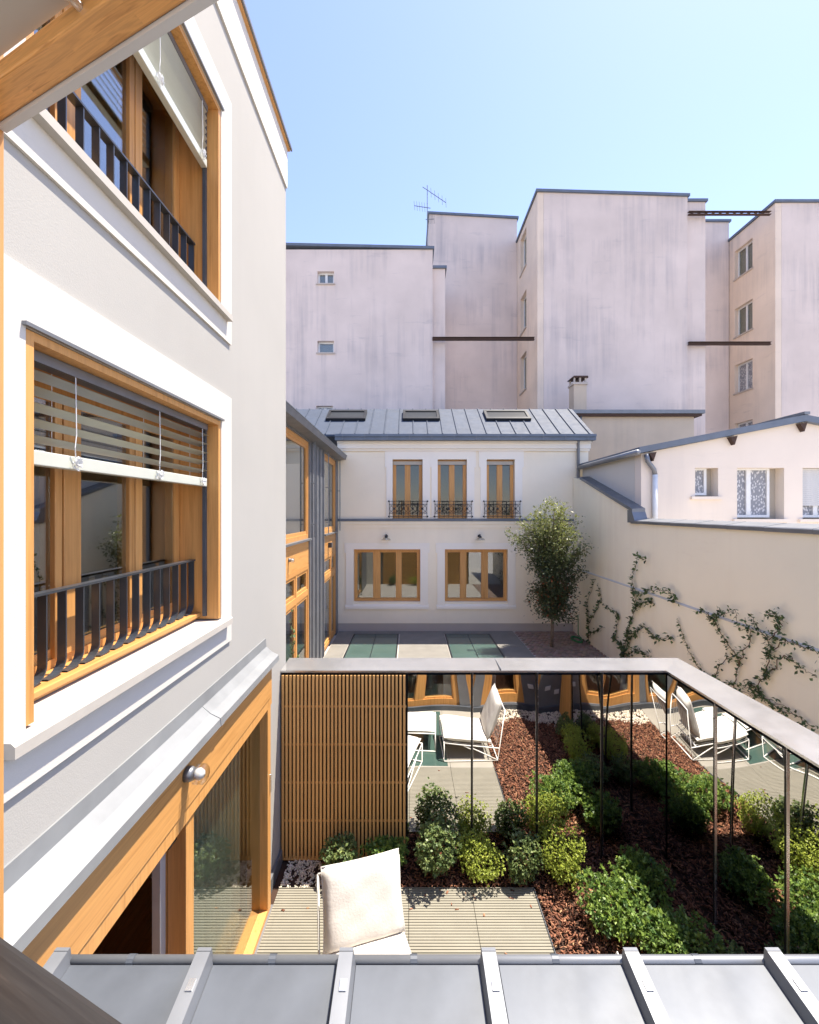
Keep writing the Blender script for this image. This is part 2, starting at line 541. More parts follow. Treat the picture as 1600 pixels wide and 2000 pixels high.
def lining(z0, z1):
    mb = MB()
    L.box(mb, WY0 + .003, WY0 + .038, z0 + .014, z1 - .003, -.385, .012); L.box(mb, WY1 - .038, WY1 - .003, z0 + .014, z1 - .003, -.385, .012)
    L.box(mb, WY0 + .038, WY1 - .038, z1 - .038, z1 - .003, -.385, .012); L.box(mb, WY0 + .038, WY1 - .038, z0 + .014, z0 + .034, -.385, -.15)
    return mb
def left_window(dz, closed):
    z0, z1 = 3.16 + dz, 4.71 + dz
    # white raised surround
    mb = MB()
    L.box(mb, 1.40, WY0 - .002, z0 - .22, z1 + .23, .001, .016); L.box(mb, WY1 + .002, 3.52, z0 - .22, z1 + .23, .001, .016)
    L.box(mb, WY0 - .002, WY1 + .002, z1 + .002, z1 + .23, .001, .016); L.box(mb, WY0 - .002, WY1 + .002, z0 - .22, z0 - .06, .001, .016)
    part('surround', mb, 'wall_white', house)
    mb = MB(); mb.prism([L.p(1.54, z0 - .06, -.30), L.p(1.54, z0 - .06, .06), L.p(1.54, z0 - .015, .06), L.p(1.54, z0 - .001, .045), L.p(1.54, z0 + .012, -.30)], (0, 1.90, 0))
    mb2 = MB(); mb2.box(0, .001, 0, .001, 0, .001)
    part('sill', mb, 'sill_stone', house)
    # timber lining of the reveal
    w = part('window', lining(z0, z1), 'timber_z', house)
    mb = MB(); L.box(mb, WY0 - .02, WY1 + .02, z1 + .003, z1 + .018, .0165, .035)
    part('drip_strip', mb, 'zinc', w)
    n = -.29
    a0, a1, b0, b1 = WY0 + .04, WY1 - .04, z0 + .036, z1 - .04
    mb = MB(); L.ring(mb, a0, a1, b0, b1, .07, n - .07, n)
    part('frame', mb, 'timber_z', w)
    for (a, b) in ((2.12, 2.165), (2.175, 2.29), (2.686, 2.735), (2.745, 2.814)):
        mb = MB(); L.box(mb, a, b, b0 + .07, b1 - .07, n - .07, n + .012)
        part('mullion', mb, 'timber_z', w, bevel=.004)
    for (a, b) in ((a0 + .07, 2.12), (2.29, 2.686), (2.814, a1 - .07)):
        mb = MB(); L.box(mb, a, b, b0 + .07, b0 + .12, n - .06, n - .012)
        part('sash_rail', mb, 'timber_y', w)
        mb = MB(); L.box(mb, a, b, b1 - .12, b1 - .07, n - .06, n - .012); part('sash_rail', mb, 'timber_y', w)
        mb = MB(); L.box(mb, a + .001, b - .001, b0 + .121, b1 - .121, n - .017, n - .013)
        part('pane', mb, 'glass_coat', w)
    mb = MB(); L.box(mb, WY1 - .065, WY1 - .042, z0 + .04, z1 - .04, -.10, -.075)
    part('guide_rail', mb, 'zinc_light', w)
    mb = MB(); L.box(mb, WY0 + .04, WY1 - .04, z0 + .0345, z0 + .062, -.285, -.125)
    part('timber_ledge', mb, 'timber_y', w, bevel=.003)
    # railing of flat bars that curl at the foot
    rl = MB(); L.box(rl, WY0 + .04, WY1 - .04, z0 + .462, z0 + .474, -.215, -.165)
    rail = part('railing', rl, 'steel_rail', house)
    r = .075; step = .1105; zb = z0 + .066
    prof = [(0, z0 + .461), (0, zb + r)] + [(-r * (1 - math.cos(t)), zb + r - r * math.sin(t)) for t in [math.pi / 2 * k / 7 for k in range(1, 8)]] + [(-r - .03, zb)]
    bm = MB(); th = .007
    pts = [Vector((0, y, z)) for y, z in prof]
    for i in range(len(pts) - 1):
        d = (pts[i + 1] - pts[i]).normalized(); nn = Vector((0, -d.z, d.y)) * th / 2
        d2 = (pts[min(i + 2, len(pts) - 1)] - pts[i + 1]); d2 = d2.normalized() if d2.length > 1e-6 else d
        d0 = (pts[i] - pts[i - 1]).normalized() if i else d
        n1 = ((d0 + d) / 2).normalized(); n2 = ((d + d2) / 2).normalized()
        na = Vector((0, -n1.z, n1.y)) * th / 2; nb = Vector((0, -n2.z, n2.y)) * th / 2
        x = Vector((.021, 0, 0))
        q = [pts[i] - na - x, pts[i] + na - x, pts[i] + na + x, pts[i] - na + x, pts[i + 1] - nb - x, pts[i + 1] + nb - x, pts[i + 1] + nb + x, pts[i + 1] - nb + x]
        bm.add(q, [(1, 0, 4, 5), (2, 1, 5, 6), (3, 2, 6, 7), (0, 3, 7, 4)])
    me = bm.mesh('bar'); me.materials.append(MATS['steel_rail'])
    for k in range(14):
        inst('bar', me, rail, (XL - .19, WY1 - .055 - k * step, 0))
    # external venetian blind
    which = 'upper' if closed else 'lower'
    bl = thing('venetian_blind', ('pale green venetian blind with tightly tilted slats in the upper townhouse window' if closed else
               'half lowered pale venetian blind with open flat slats in the lower townhouse window'), 'blind', (XL - .1, 2.45, z0 + 1.0), 'outside blinds of the townhouse')
    y0, y1 = WY0 + .045, WY1 - .07
    mb = MB(); L.box(mb, y0, y1, z1 - .085, z1 - .04, -.13, -.055)
    part('head_box', mb, 'zinc_dark', bl)
    zb = z0 + 1.035
    mb = MB(); L.box(mb, y0, y1, zb, zb + .062, -.105, -.06)
    part('bottom_rail', mb, 'blind_metal', bl, bevel=.004)
    sl = MB()
    tilt = R(-50) if closed else R(-16)
    q = []
    for k in range(7):
        t = -.036 + .072 * k / 6
        q.append((t * math.cos(tilt) + 0, t * math.sin(tilt) * -1 + .005 * (1 - (t / .036) ** 2)))
    for k in range(6):
        (xa, za), (xb, zb2) = q[k], q[k + 1]
        sl.add([(xa, 0, za), (xb, 0, zb2), (xb, y1 - y0, zb2), (xa, y1 - y0, za), (xa, 0, za - .0012), (xb, 0, zb2 - .0012), (xb, y1 - y0, zb2 - .0012), (xa, y1 - y0, za - .0012)],
               [(0, 1, 2, 3), (7, 6, 5, 4), (0, 4, 5, 1), (3, 2, 6, 7)])
    me = sl.mesh('slat', True); me.materials.append(MATS['blind_metal'])
    pitch = .052 if closed else .0675
    zz = zb + .062 + (.03 if closed else .05); k = 0
    while zz < z1 - .095:
        inst('slat', me, bl, (XL - .083, y0, zz)); zz += pitch
    for yy in (1.96, 2.62, 3.16):
        mb = MB(); mb.tube([(XL - .05, yy, z1 - .09), (XL - .046, yy, zb + .16), (XL - .043, yy - .012, zb + .10), (XL - .05, yy, zb + .055)], .0022, 5)
        rr = random.Random(int(yy * 100))
        for lo in range(9):
            cx = XL - .045 + rr.uniform(-.004, .014); cy = yy + rr.uniform(-.028, .028); cz = zb + .03 + rr.uniform(-.012, .012)
            a = rr.uniform(.012, .028); ph = rr.uniform(-.5, .5)
            mb.tube([(cx + .005 * math.sin(3 * t), cy + .008 * math.cos(t) + ph * a * math.sin(t), cz + a * math.sin(t)) for t in [2 * math.pi * j / 10 for j in range(11)]], .0022, 4)
        part('cord', mb, 'white_plastic', bl)
        mb = MB(); mb.tube([(XL - .118, yy - .05, z1 - .09), (XL - .118, yy - .05, zb + .06)], .0016, 4)
        part('ladder_cord', mb, 'white_plastic', bl)
left_window(0, False)
left_window(2.44, True)

# sliding door under a timber fascia with zinc flashing
door = part('sliding_door', L.ring(MB(), DY0, DY1, .0, 2.13, .09, -.12, .085, .05), 'timber_z', house)
mb = MB(); L.box(mb, DY0 - .1, DY1 + .0, 2.134, 2.475, -.05, .092)
fa = part('fascia_board', mb, 'timber_y', house, bevel=.003)
mb = MB(); L.box(mb, DY1 - .068, DY1 + .03, 2.05, 2.474, .0, .086)
part('end_board', mb, 'timber_z', fa)
mb = MB(); L.box(mb, 2.70, 2.80, .05, 2.04, -.05, .07); part('mullion', mb, 'timber_z', door, bevel=.004)
mb = MB(); L.box(mb, 2.802, 2.92, .05, 2.04, -.10, -.01); part('mullion', mb, 'timber_z', door)
mb = MB(); L.box(mb, 2.70, 2.785, .05, 2.04, -.115, -.055); part('leaf_stile', mb, 'timber_z', door, bevel=.004)
mb = MB(); L.box(mb, 2.64, 2.699, .05, 2.04, -.11, -.06); part('edge_strip', mb, 'louvre_grey', door)
mb = MB(); L.box(mb, 2.637, 2.6395, .95, 1.12, -.095, -.075); part('lock_plate', mb, 'iron_black', door)
mb = MB(); L.box(mb, 2.801, DY1 - .091, .055, 2.038, .0, .006); part('pane', mb, 'glass', door)
cm_ = MB(); vs_ = []; nf_ = 60
for k in range(nf_ + 1):
    yy = 2.93 + 1.22 * k / nf_; nn = -.16 + .022 * math.sin(k * 1.25) + .008 * math.sin(k * .53)
    vs_ += [L.p(yy, .03, nn), L.p(yy, 2.04, nn)]
cm_.add(vs_, [(2 * k, 2 * k + 2, 2 * k + 3, 2 * k + 1) for k in range(nf_)])
part('pleated_curtain', cm_, 'curtain', door, True)
mb = MB(); L.box(mb, 2.925, 4.1, .055, 2.035, -.09, -.084); part('pane', mb, 'glass_clear', door)
mb = MB(); L.box(mb, 2.60, 2.69, 1.93, 1.97, -.019, .02); part('closer', mb, 'iron_black', door, bevel=.004)
mb = MB(); L.box(mb, DY1 - .03, DY1 - .015, 1.18, 1.36, .0855, .098); part('key_plate', mb, 'clip_steel', door, bevel=.003)
mb = MB(); mb.prism([L.p(DY0 - .2, 2.70, .001), L.p(DY0 - .2, 2.70, .012), L.p(DY0 - .2, 2.615, .018), L.p(DY0 - .2, 2.565, .075), L.p(DY0 - .2, 2.53, .145), L.p(DY0 - .2, 2.478, .150),
                    L.p(DY0 - .2, 2.478, .142), L.p(DY0 - .2, 2.52, .135), L.p(DY0 - .2, 2.54, .001)], (0, 3.15, 0))
fl = part('flashing', mb, 'zinc_flash', house)
mb = MB(); mb.prism([L.p(3.02, 2.617, .0195), L.p(3.02, 2.569, .0765), L.p(3.02, 2.534, .148), L.p(3.02, 2.476, .1535), L.p(3.02, 2.476, .151), L.p(3.02, 2.528, .145), L.p(3.02, 2.563, .075), L.p(3.02, 2.612, .0185)], (0, .05, 0))
part('joint_cover', mb, 'zinc_flash', fl)
mb = MB(); L.box(mb, DY1 + .031, 4.92, -.05, .12, .001, .03); L.box(mb, 1.4, DY1 + .03, -.05, .0, .001, .11)
part('base_flashing', mb, 'zinc', house)

def bulkhead(x, y, z, label, s=1.0, d=(1, 0, 0)):
    t = thing('wall_lamp', label, 'lamp', (x, y, z))
    ax = 'x'
    mb = MB(); mb.lathe((x, y, z), [(0, 0), (.045 * s, 0), (.045 * s, .03 * s), (.034 * s, .055 * s), (0, .055 * s)], 20, ax); part('base', mb, 'zinc_dark', t, True)
    mb = MB(); mb.lathe((x, y, z), [(.044 * s, .05 * s), (.058 * s, .06 * s), (.058 * s, .085 * s), (.052 * s, .09 * s), (.058 * s, .095 * s), (.058 * s, .115 * s), (.04 * s, .13 * s), (0, .134 * s)], 22, ax); part('glass_cover', mb, 'lamp_glass', t, True)
    mb = MB(); mb.lathe((x, y, z), [(0, .056 * s), (.03 * s, .06 * s), (.036 * s, .085 * s), (.02 * s, .112 * s), (0, .117 * s)], 16, ax); part('bulb', mb, 'bulb_glass', t, True)
bulkhead(XL + .092, 2.66, 2.36, 'round glass bulkhead lamp on the timber fascia above the sliding door')

# room behind the sliding door
fl_ = struct('parquet_floor', MB().box(-5.95, XL - .13, -2.65, 4.78, -.09, -.02), 'parquet_y')
def boards(parent, x0, x1, y0, y1, z, along='y', w=.092, ln=.95):
    me = MB().box(0, w - .003, 0, ln - .003, 0, .018).mesh('board'); me.materials.append(MATS['parquet_y'])
    x = x0; i = 0
    while x < x1 - w:
        y = y0 - ((i * .37) % 1) * ln
        while y < y1:
            a = max(y, y0); b = min(y + ln, y1)
            if b - a > .05:
                inst('floor_board', me, parent, (x, a, z), None, (1, (b - a) / ln, 1))
            y += ln
        x += w; i += 1
boards(fl_, -3.9, XL - .13, .7, 4.7, -.019)
mb = MB(); mb.box(-5.9, -5.8, -2.6, 4.7, .0, 2.5); mb.box(-5.7, -1.95, 4.66, 4.78, 0.0, 2.5)
part('inner_wall', mb, 'room_white', house)
mb = MB(); mb.box(-5.7, -1.95, 4.64, 4.659, .0, .12); part('skirting', mb, 'wall_white', house)

# ================================================================== WING UNDER THE CAMERA (seen in the mirrors) AND ITS ZINC ROOF
YF = 1.31
Wg = Fr((0, YF, 0), (1, 0, 0), (0, 1, 0))
wing = thing('garden_wing', 'low garden wing with timber glazed doors under a flat zinc roof', 'building', (1, -.5, 0))
hw = [(-1.30, 1.10, .06, 2.12), (1.32, 2.42, .10, 2.12)]
part('wall', Wg.holed(MB(), -1.385, 3.3, -.1, 2.30, hw, .22), 'zinc', wing)
mb = MB(); mb.box(-1.385, 3.3, -2.4, -2.2, -.1, 2.2); mb.box(3.1, 3.3, -2.19, YF - .225, -.1, 2.2); mb.box(-1.385, -1.2, -2.19, YF - .225, -.1, 2.2)
part('rear_wall', mb, 'room_white', wing)
timber_window(wing, Wg, -1.30, 1.10, .06, 2.12, -.03, [(.0, .20)], 'glazed_door', 'x', .13, .10, glassm='glass_clear', sashw=.03)
timber_window(wing, Wg, 1.32, 2.42, .10, 2.12, -.03, [], 'window', 'x', .16, .10, glassm='glass_clear', sashw=.05)
mb = MB(); Wg.box(mb, -1.38, 3.29, -.05, .09, .001, .05); part('base_flashing', mb, 'zinc_light', wing)
mb = MB(); mb.box(.75, 1.0, .95, .97, .1, 2.1); part('curtain', mb, 'curtain', wing)
mb = MB(); mb.box(1.45, 1.70, .95, .97, .1, 2.1); part('curtain', mb, 'curtain', wing)
for zz, xx in ((.45, 2.62), (.35, 2.85)):
    mb = MB(); Wg.box(mb, xx - .06, xx + .06, zz - .04, zz + .04, .001, .02); part('socket_box', mb, 'louvre_grey', wing, bevel=.006)
wf = struct('wing_parquet', MB().box(-1.19, 3.09, -2.19, YF - .23, -.09, .02), 'parquet_y')
boards(wf, -.75, 3.05, -.75, YF - .23, .0205)
# roof: falls gently towards the camera, sheets between square battens, rolled nosing on the garden edge
RS = .152; RY = 1.48; RZ = 2.43
roofz = lambda y: RZ + RS * (y - RY)
mb = MB(); mb.prism([(-1.385, RY - .03, roofz(RY - .03) - .012), (-1.385, -2.4, roofz(-2.4) - .012), (-1.385, -2.4, roofz(-2.4) - .10), (-1.385, RY - .03, 2.31)], (4.68, 0, 0))
part('roof_deck', mb, 'zinc_dark', wing)
bx = [-.22 + .4955 * k for k in range(-2, 8)]
bs = MB(); ln = 2.2
bs.prism([(-.034, 0, 0), (.034, 0, 0), (.024, 0, .048), (-.024, 0, .048)], (0, -ln, -ln * RS))
mbat = bs.mesh('batten'); mbat.materials.append(MATS['zinc'])
rs = MB(); w_ = .4955 - .07
rs.add([(0, 0, 0), (w_, 0, 0), (w_, -ln, -ln * RS), (0, -ln, -ln * RS), (0, 0, -.008), (w_, 0, -.008), (w_, -ln, -ln * RS - .008), (0, -ln, -ln * RS - .008)],
       [(0, 3, 2, 1), (4, 5, 6, 7), (0, 1, 5, 4), (1, 2, 6, 5), (2, 3, 7, 6), (3, 0, 4, 7)])
msh = rs.mesh('zinc_sheet'); msh.materials.append(MATS['zinc_light'])
mcl = MB().box(-.011, .011, -.016, .016, 0, .005).mesh('clip'); mcl.materials.append(MATS['clip_steel'])
mend = MB().prism([(-.03, 0, -.005), (.03, 0, -.005), (.024, 0, .05), (-.024, 0, .05)], (0, .012, 0)).mesh('batten_cap'); mend.materials.append(MATS['zinc'])
for x in bx:
    if -1.3 < x < 3.3:
        bt = inst('batten', mbat, wing, (x, RY - .005, RZ - .004))
        inst('batten_cap', mend, bt, (x, RY - .0045, RZ - .004))
        inst('clip', mcl, bt, (x + .004, RY - .098, roofz(RY - .098) + .0445), (math.atan(RS), 0, 0))
    if -1.3 < x + .035 < 2.9:
        inst('zinc_sheet', msh, wing, (x + .035, RY - .008, RZ))
mb = MB(); mb.tube([(-1.23, RY + .012, RZ - .006), (3.3, RY + .012, RZ - .006)], .0165, 12)
nz = part('nosing_roll', mb, 'zinc', wing, True)
mcj = MB().tube([(-.012, 0, 0), (.012, 0, 0)], .0182, 12).mesh('roll_clip'); mcj.materials.append(MATS['zinc_light'])
for x in bx:
    inst('roll_clip', mcj, nz, (x + .235, RY + .012, RZ - .006))
mb = MB(); mb.box(-1.23, 3.3, RY - .005, RY + .004, 2.30, RZ - .012); part('roof_edge', mb, 'zinc_dark', wing)

# ================================================================== OPEN CASEMENT THE CAMERA LOOKS THROUGH
ang = math.atan2(-.105, .249)
cas = thing('open_casement', 'open timber casement frame with a beige blind housing and dark lower rail', 'window frame', (-.48, .5, 3.45))
Mc = Matrix.Translation((-.476, .5, 0)) @ Matrix.Rotation(ang, 4, 'Z')
def cpart(name, mb, mat, par=None, smooth=False, bevel=0):
    o = part(name, mb, mat, par or cas, smooth, bevel)
    o.location = Mc.translation - ORG[cas.name]; o.rotation_euler = (0, 0, ang)
    return o
cpart('jamb', MB().box(-.075, .0, -.065, .0, 3.40, 4.80), 'timber_z', None, False, .003)
cpart('head_rail', MB().box(.001, 1.25, -.035, -.007, 4.450, 4.470), 'timber_block', None, False, .002)
cpart('seal', MB().box(.001, 1.25, -.0068, .001, 4.446, 4.489), 'louvre_grey')
cpart('blind_housing', MB().box(.001, 1.25, -.085, -.0355, 4.4705, 4.62), 'sill_stone')
cpart('head_cover', MB().box(.001, 1.25, -.20, -.0855, 4.474, 4.62), 'white_plastic')
cpart('latch', MB().lathe((.205, -.058, 4.461), [(.0, -.010), (.006, -.009), (.008, -.003), (.008, .008), (.004, .014), (.004, .024)], 14, 'y'), 'clip_steel', None, True)
cpart('right_jamb', MB().box(1.251, 1.32, -.065, .0, 3.40, 4.80), 'timber_z')
cpart('lower_rail', MB().tube([(.0, -.036, 3.487), (1.25, -.036, 3.487)], .036, 20), 'rubber_streak', None, True)
cpart('lower_groove', MB().tube([(.0, -.078, 3.452), (1.25, -.078, 3.452)], .018, 14), 'rubber_streak', None, True)
cpart('sill_board', MB().box(.0, 1.25, -.06, .0, 3.40, 3.4505), 'rubber')

# ================================================================== ZINC CLAD WING BEHIND, LEFT
XW = -2.4
Z = Fr((XW, 0, 0), (0, 1, 0), (1, 0, 0))
zw = thing('zinc_clad_wing', 'narrow zinc clad wing with tall timber windows beside the courtyard', 'building', (XW - 1.5, 10, 0))
bays = [(7.5, 10.25), (12.0, 13.98)]
hz = [(a, b, -.1, 5.68) for a, b in bays]
part('wall', Z.holed(MB(), 5.2, 14.28, -.1, 5.80, hz, .25), 'zinc_dark', zw)
mb = MB(); mb.box(-5.6, -5.4, 5.2, 14.28, -.1, 5.8); mb.box(-5.39, XW - .26, 5.2, 5.4, -.1, 5.8); mb.box(-5.39, XW - .26, 5.41, 14.2, 5.6, 5.75)
part('rear_wall', mb, 'room_white', zw)
mb = MB(); mb.box(-4.4, -4.3, 5.41, 14.2, -.1, 5.59); part('inner_wall', mb, 'room_white', zw)
mb = MB(); mb.box(-5.39, XW - .26, 5.41, 14.2, 2.7, 2.9); part('floor_slab', mb, 'room_white', zw)
for i, (a, b) in enumerate(bays):
    timber_window(zw, Z, a, b, 3.37, 5.68, -.04, [], 'window', 'y', .10, .12, sashw=.07)
    mb = MB(); Z.box(mb, a - .03, b + .03, 3.325, 3.368, -.2, .045); part('window_sill', mb, 'zinc', zw)
    mb = MB(); Z.box(mb, a, b, 2.74, 3.324, -.15, -.035); part('spandrel', mb, 'timber_y', zw)
    mid = (a + b) / 2 + .25
    timber_window(zw, Z, a, b, .02, 2.738, -.03, [(mid - .05, mid + .05)], 'glazed_door', 'y', .10, .12, [(2.02, 2.16)], sashw=.07)
for y in (10.42, 10.85, 11.3, 11.75):
    mb = MB(); Z.box(mb, y - .012, y + .012, .0, 5.70, .001, .035); part('standing_seam', mb, 'zinc_dark', zw)
for y, z0 in ((10.36, 3.38), (12.12, 3.38), (14.12, 3.38)):
    mb = MB(); mb.tube([(XW + .09, y, z0), (XW + .09, y, 5.75)], .014, 6)
    for zz in (3.7, 4.7): mb.tube([(XW + .001, y, zz), (XW + .09, y, zz)], .012, 6)
    part('guide_rod', mb, 'zinc', zw)
mb = MB(); mb.prism([(-2.42, 5.2, 5.72), (-2.13, 5.2, 5.74), (-2.09, 5.2, 5.86), (-2.12, 5.2, 5.87), (-2.2, 5.2, 5.82), (-2.45, 5.2, 5.98)], (0, 9.0, 0))
gt = part('eave_gutter', mb, 'zinc', zw)
mb = MB(); mb.prism([(-2.12, 5.2, 5.871), (-2.085, 5.2, 5.861), (-2.085, 5.2, 5.885), (-2.12, 5.2, 5.895)], (0, 9.0, 0)); part('gutter_lip', mb, 'zinc_light', gt)
mb = MB(); mb.prism([(-2.35, 5.2, 5.92), (-5.6, 5.2, 6.35), (-5.6, 5.2, 6.25), (-2.40, 5.2, 5.80)], (0, 9.0, 0)); part('roof', mb, 'zinc_blue', zw)
bulkhead(XW - .034, 8.55, 3.03, 'small round glass lamp on a timber spandrel of the zinc clad wing', .9)
t = thing('wall_lamp', 'black box lamp on the timber spandrel beside the cream house corner', 'lamp', (XW - .03, 12.75, 3.0))
part('housing', MB().box(XW - .034, XW + .07, 12.69, 12.81, 2.93, 3.08), 'lamp_dark', t, bevel=.012)
part('front_plate', MB().box(XW + .0705, XW + .082, 12.70, 12.80, 2.945, 3.065), 'zinc_dark', t)

# ================================================================== CREAM HOUSE AT THE END OF THE COURTYARD
YB = 14.3
B = Fr((0, YB, 0), (1, 0, 0), (0, -1, 0))
bx_ = lambda px: (px - 800) / 58.04
bz_ = lambda py: 4 + (1000 - py) / 58.04
ch = thing('cream_house', 'two storey cream house with zinc roof, white window surrounds and timber windows', 'building', (1.7, 17, 0))
fr_w = [(bx_(767), bx_(825.5)), (bx_(855), bx_(912)), (bx_(950.5), bx_(1005.5))]
gr_w = [(bx_(691), bx_(821)), (bx_(869), bx_(991.7))]
hb = [(a, b, 3.775, 5.77) for a, b in fr_w] + [(a, b, .98, 2.745) for a, b in gr_w]
part('wall', B.holed(MB(), -2.42, 6.02, .25, 6.30, hb, .35), 'cream', ch)
mb = MB(); B.box(mb, -2.40, 6.01, -.1, .249, -.35, -.012); part('plinth', mb, 'plinth_beige', ch)
mb = MB(); mb.box(-2.42, 6.02, 18.5, 18.8, -.1, 6.3); mb.box(-2.42, -2.2, 14.66, 18.5, -.1, 6.3); mb.box(5.8, 6.02, 14.66, 18.5, -.1, 6.3)
part('rear_wall', mb, 'cream', ch)
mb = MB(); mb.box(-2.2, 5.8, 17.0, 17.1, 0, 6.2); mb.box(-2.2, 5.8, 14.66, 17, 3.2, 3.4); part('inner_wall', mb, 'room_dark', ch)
for (a, b) in fr_w:
    mb = MB(); B.box(mb, a - .21, a - .001, 3.775, 6.045, .001, .03); B.box(mb, b + .001, b + .25, 3.775, 6.045, .001, .03); B.box(mb, a - .001, b + .001, 5.772, 6.045, .001, .03)
    if not .5 < a < 1.5: B.box(mb, a - .26, a - .211, 5.50, 6.045, .001, .026)
    B.box(mb, b + .251, b + .30, 5.50, 6.045, .001, .026)
    part('surround', mb, 'trim_white', ch)
    c = (a + b) / 2
    w = timber_window(ch, B, a + .01, b - .01, 3.785, 5.76, -.16, [(c - .065, c + .065)], 'french_window', 'x', .075, .07, sashw=.03, glassm='glass_far')
    mb = MB(); B.box(mb, a + .02, b - .02, 5.60, 5.72, -.155, -.10); part('blind_box', mb, 'sill_stone', w)
    # wrought iron guard
    x0, x1, z0, z1 = a - .12, b + .16, 3.80, 4.36
    mb = MB()
    for zz in (z0 + .05, z0 + .16, z1 - .10, z1): mb.box(x0, x1, YB - .16, YB - .145, zz - .008, zz + .008)
    gd = part('guard_rail', mb, 'iron_black', ch)
    for k in range(9):
        xx = x0 + .02 + (x1 - x0 - .04) * k / 8
        part('guard_bar', MB().tube([(xx, YB - .1525, z0), (xx, YB - .1525, z1)], .0085, 6), 'iron_black', gd)
    for k in range(4):
        xx = x0 + .02 + (x1 - x0 - .04) * (k + .5) / 4; rr = (x1 - x0) / 9.0
        mb = MB()
        for sgn in (-1, 1):
            mb.tube([(xx + sgn * rr * math.sin(t), YB - .1525, z0 + .31 + .13 * math.cos(t)) for t in [math.pi * j / 8 for j in range(9)]], .007, 5)
        mb.tube([(xx - rr, YB - .1525, z0 + .18), (xx + rr, YB - .1525, z1 - .11)], .006, 5)
        mb.tube([(xx + rr, YB - .1525, z0 + .18), (xx - rr, YB - .1525, z1 - .11)], .006, 5)
        mb.lathe((xx, YB - .175, z0 + .31), [(0, 0), (.035, .004), (.04, .02), (.035, .036), (0, .04)], 10, 'y')
        part('scroll', mb, 'iron_black', gd)
    for xx in (x0, x1):
        for zz in (z0 + .05, z1):
            mb = MB(); mb.lathe((xx, YB - .19, zz), [(0, 0), (.022, .01), (.03, .03), (.02, .05), (.012, .06), (.012, .16)], 10, 'y'); part('wall_fixing', mb, 'iron_black', gd, True)
for (a, b) in gr_w:
    mb = MB(); B.box(mb, a - .26, a - .001, .80, 2.95, .001, .03); B.box(mb, b + .001, b + .26, .80, 2.95, .001, .03); B.box(mb, a - .001, b + .001, 2.747, 2.95, .001, .03)
    B.box(mb, a - .31, a - .261, 2.62, 2.95, .001, .026); B.box(mb, b + .261, b + .31, 2.62, 2.95, .001, .026)
    part('surround', mb, 'trim_white', ch)
    mb = MB(); mb.prism([B.p(a - .28, .74, .05), B.p(a - .28, .82, .05), B.p(a - .28, .865, .035), B.p(a - .28, .978, -.10), B.p(a - .28, .978, -.34), B.p(a - .28, .74, .001)], (b - a + .56, 0, 0)); part('window_sill', mb, 'trim_white', ch)
    q = (b - a); wide = a + q * .33; thin = a + q * .675
    if a > 0: posts = [(a + q * .262, a + q * .335), (a + q * .605, a + q * .685)]
    else: posts = [(a + q * .30, a + q * .385), (a + q * .645, a + q * .705)]
    w = timber_window(ch, B, a + .005, b - .005, .985, 2.735, -.12, posts, 'window', 'x', .075, .07, sashw=.03, glassm='glass')
    mb = MB(); B.box(mb, a + .006, b - .006, .987, 1.06, -.118, -.095); part('bottom_rail', mb, 'timber_x', w)
# mouldings
mb = MB(); B.box(mb, -2.41, 6.03, 3.69, 3.772, .001, .085); part('string_flashing', mb, 'zinc_mid', ch)
mb = MB(); B.box(mb, -2.41, 6.03, 3.60, 3.688, .001, .06); B.box(mb, -2.41, 6.03, 3.47, 3.598, .001, .03); part('string_course', mb, 'cream', ch)
mb = MB(); B.box(mb, -2.41, 6.04, 6.05, 6.12, .031, .06); B.box(mb, -2.41, 6.05, 6.121, 6.30, .031, .12); B.box(mb, -2.41, 6.05, 6.301, 6.36, .0, .18); part('cornice', mb, 'trim_white', ch)
# zinc roof with standing seams
RE, RR = (14.02, 6.56), (15.95, 7.86)
def rp(x, t, up=0.0):
    y = RE[0] + (RR[0] - RE[0]) * t; z = RE[1] + (RR[1] - RE[1]) * t
    n = Vector((0, -(RR[1] - RE[1]), RR[0] - RE[0])).normalized()
    return Vector((x, y, z)) + n * up
mb = MB(); mb.prism([(-5.8, RE[0], RE[1]), (-5.8, RR[0], RR[1]), (-5.8, 19.0, 6.45), (-5.8, 19.0, 6.35), (-5.8, 15.9, 7.7), (-5.8, RE[0], RE[1] - .06)], (11.9, 0, 0))
part('roof', mb, 'zinc_blue', ch)
sm = MB(); d = rp(0, 1) - rp(0, 0); n = Vector((0, -d.z, d.y)).normalized() * .035
sm.prism([Vector((-.018, 0, 0)), Vector((.018, 0, 0)), Vector((.010, 0, 0)) + n, Vector((-.010, 0, 0)) + n], d)
me = sm.mesh('standing_seam'); me.materials.append(MATS['zinc_blue'])
for k in range(24):
    x = 5.95 - .485 * k
    inst('standing_seam', me, ch, rp(x, 0) + Vector((0, 0, .002)))
mb = MB(); mb.box(-2.45, 6.12, RE[0] - .09, YB - .01, 6.361, 6.47); mb.box(-2.45, 6.12, RE[0] - .13, RE[0] + .05, 6.471, 6.555)
gt = part('gutter', mb, 'zinc_mid', ch)
for k in range(12):
    part('gutter_joint', MB().box(-2.2 + k * .73, -2.18 + k * .73, RE[0] - .133, RE[0] - .1305, 6.37, 6.55), 'zinc', gt)
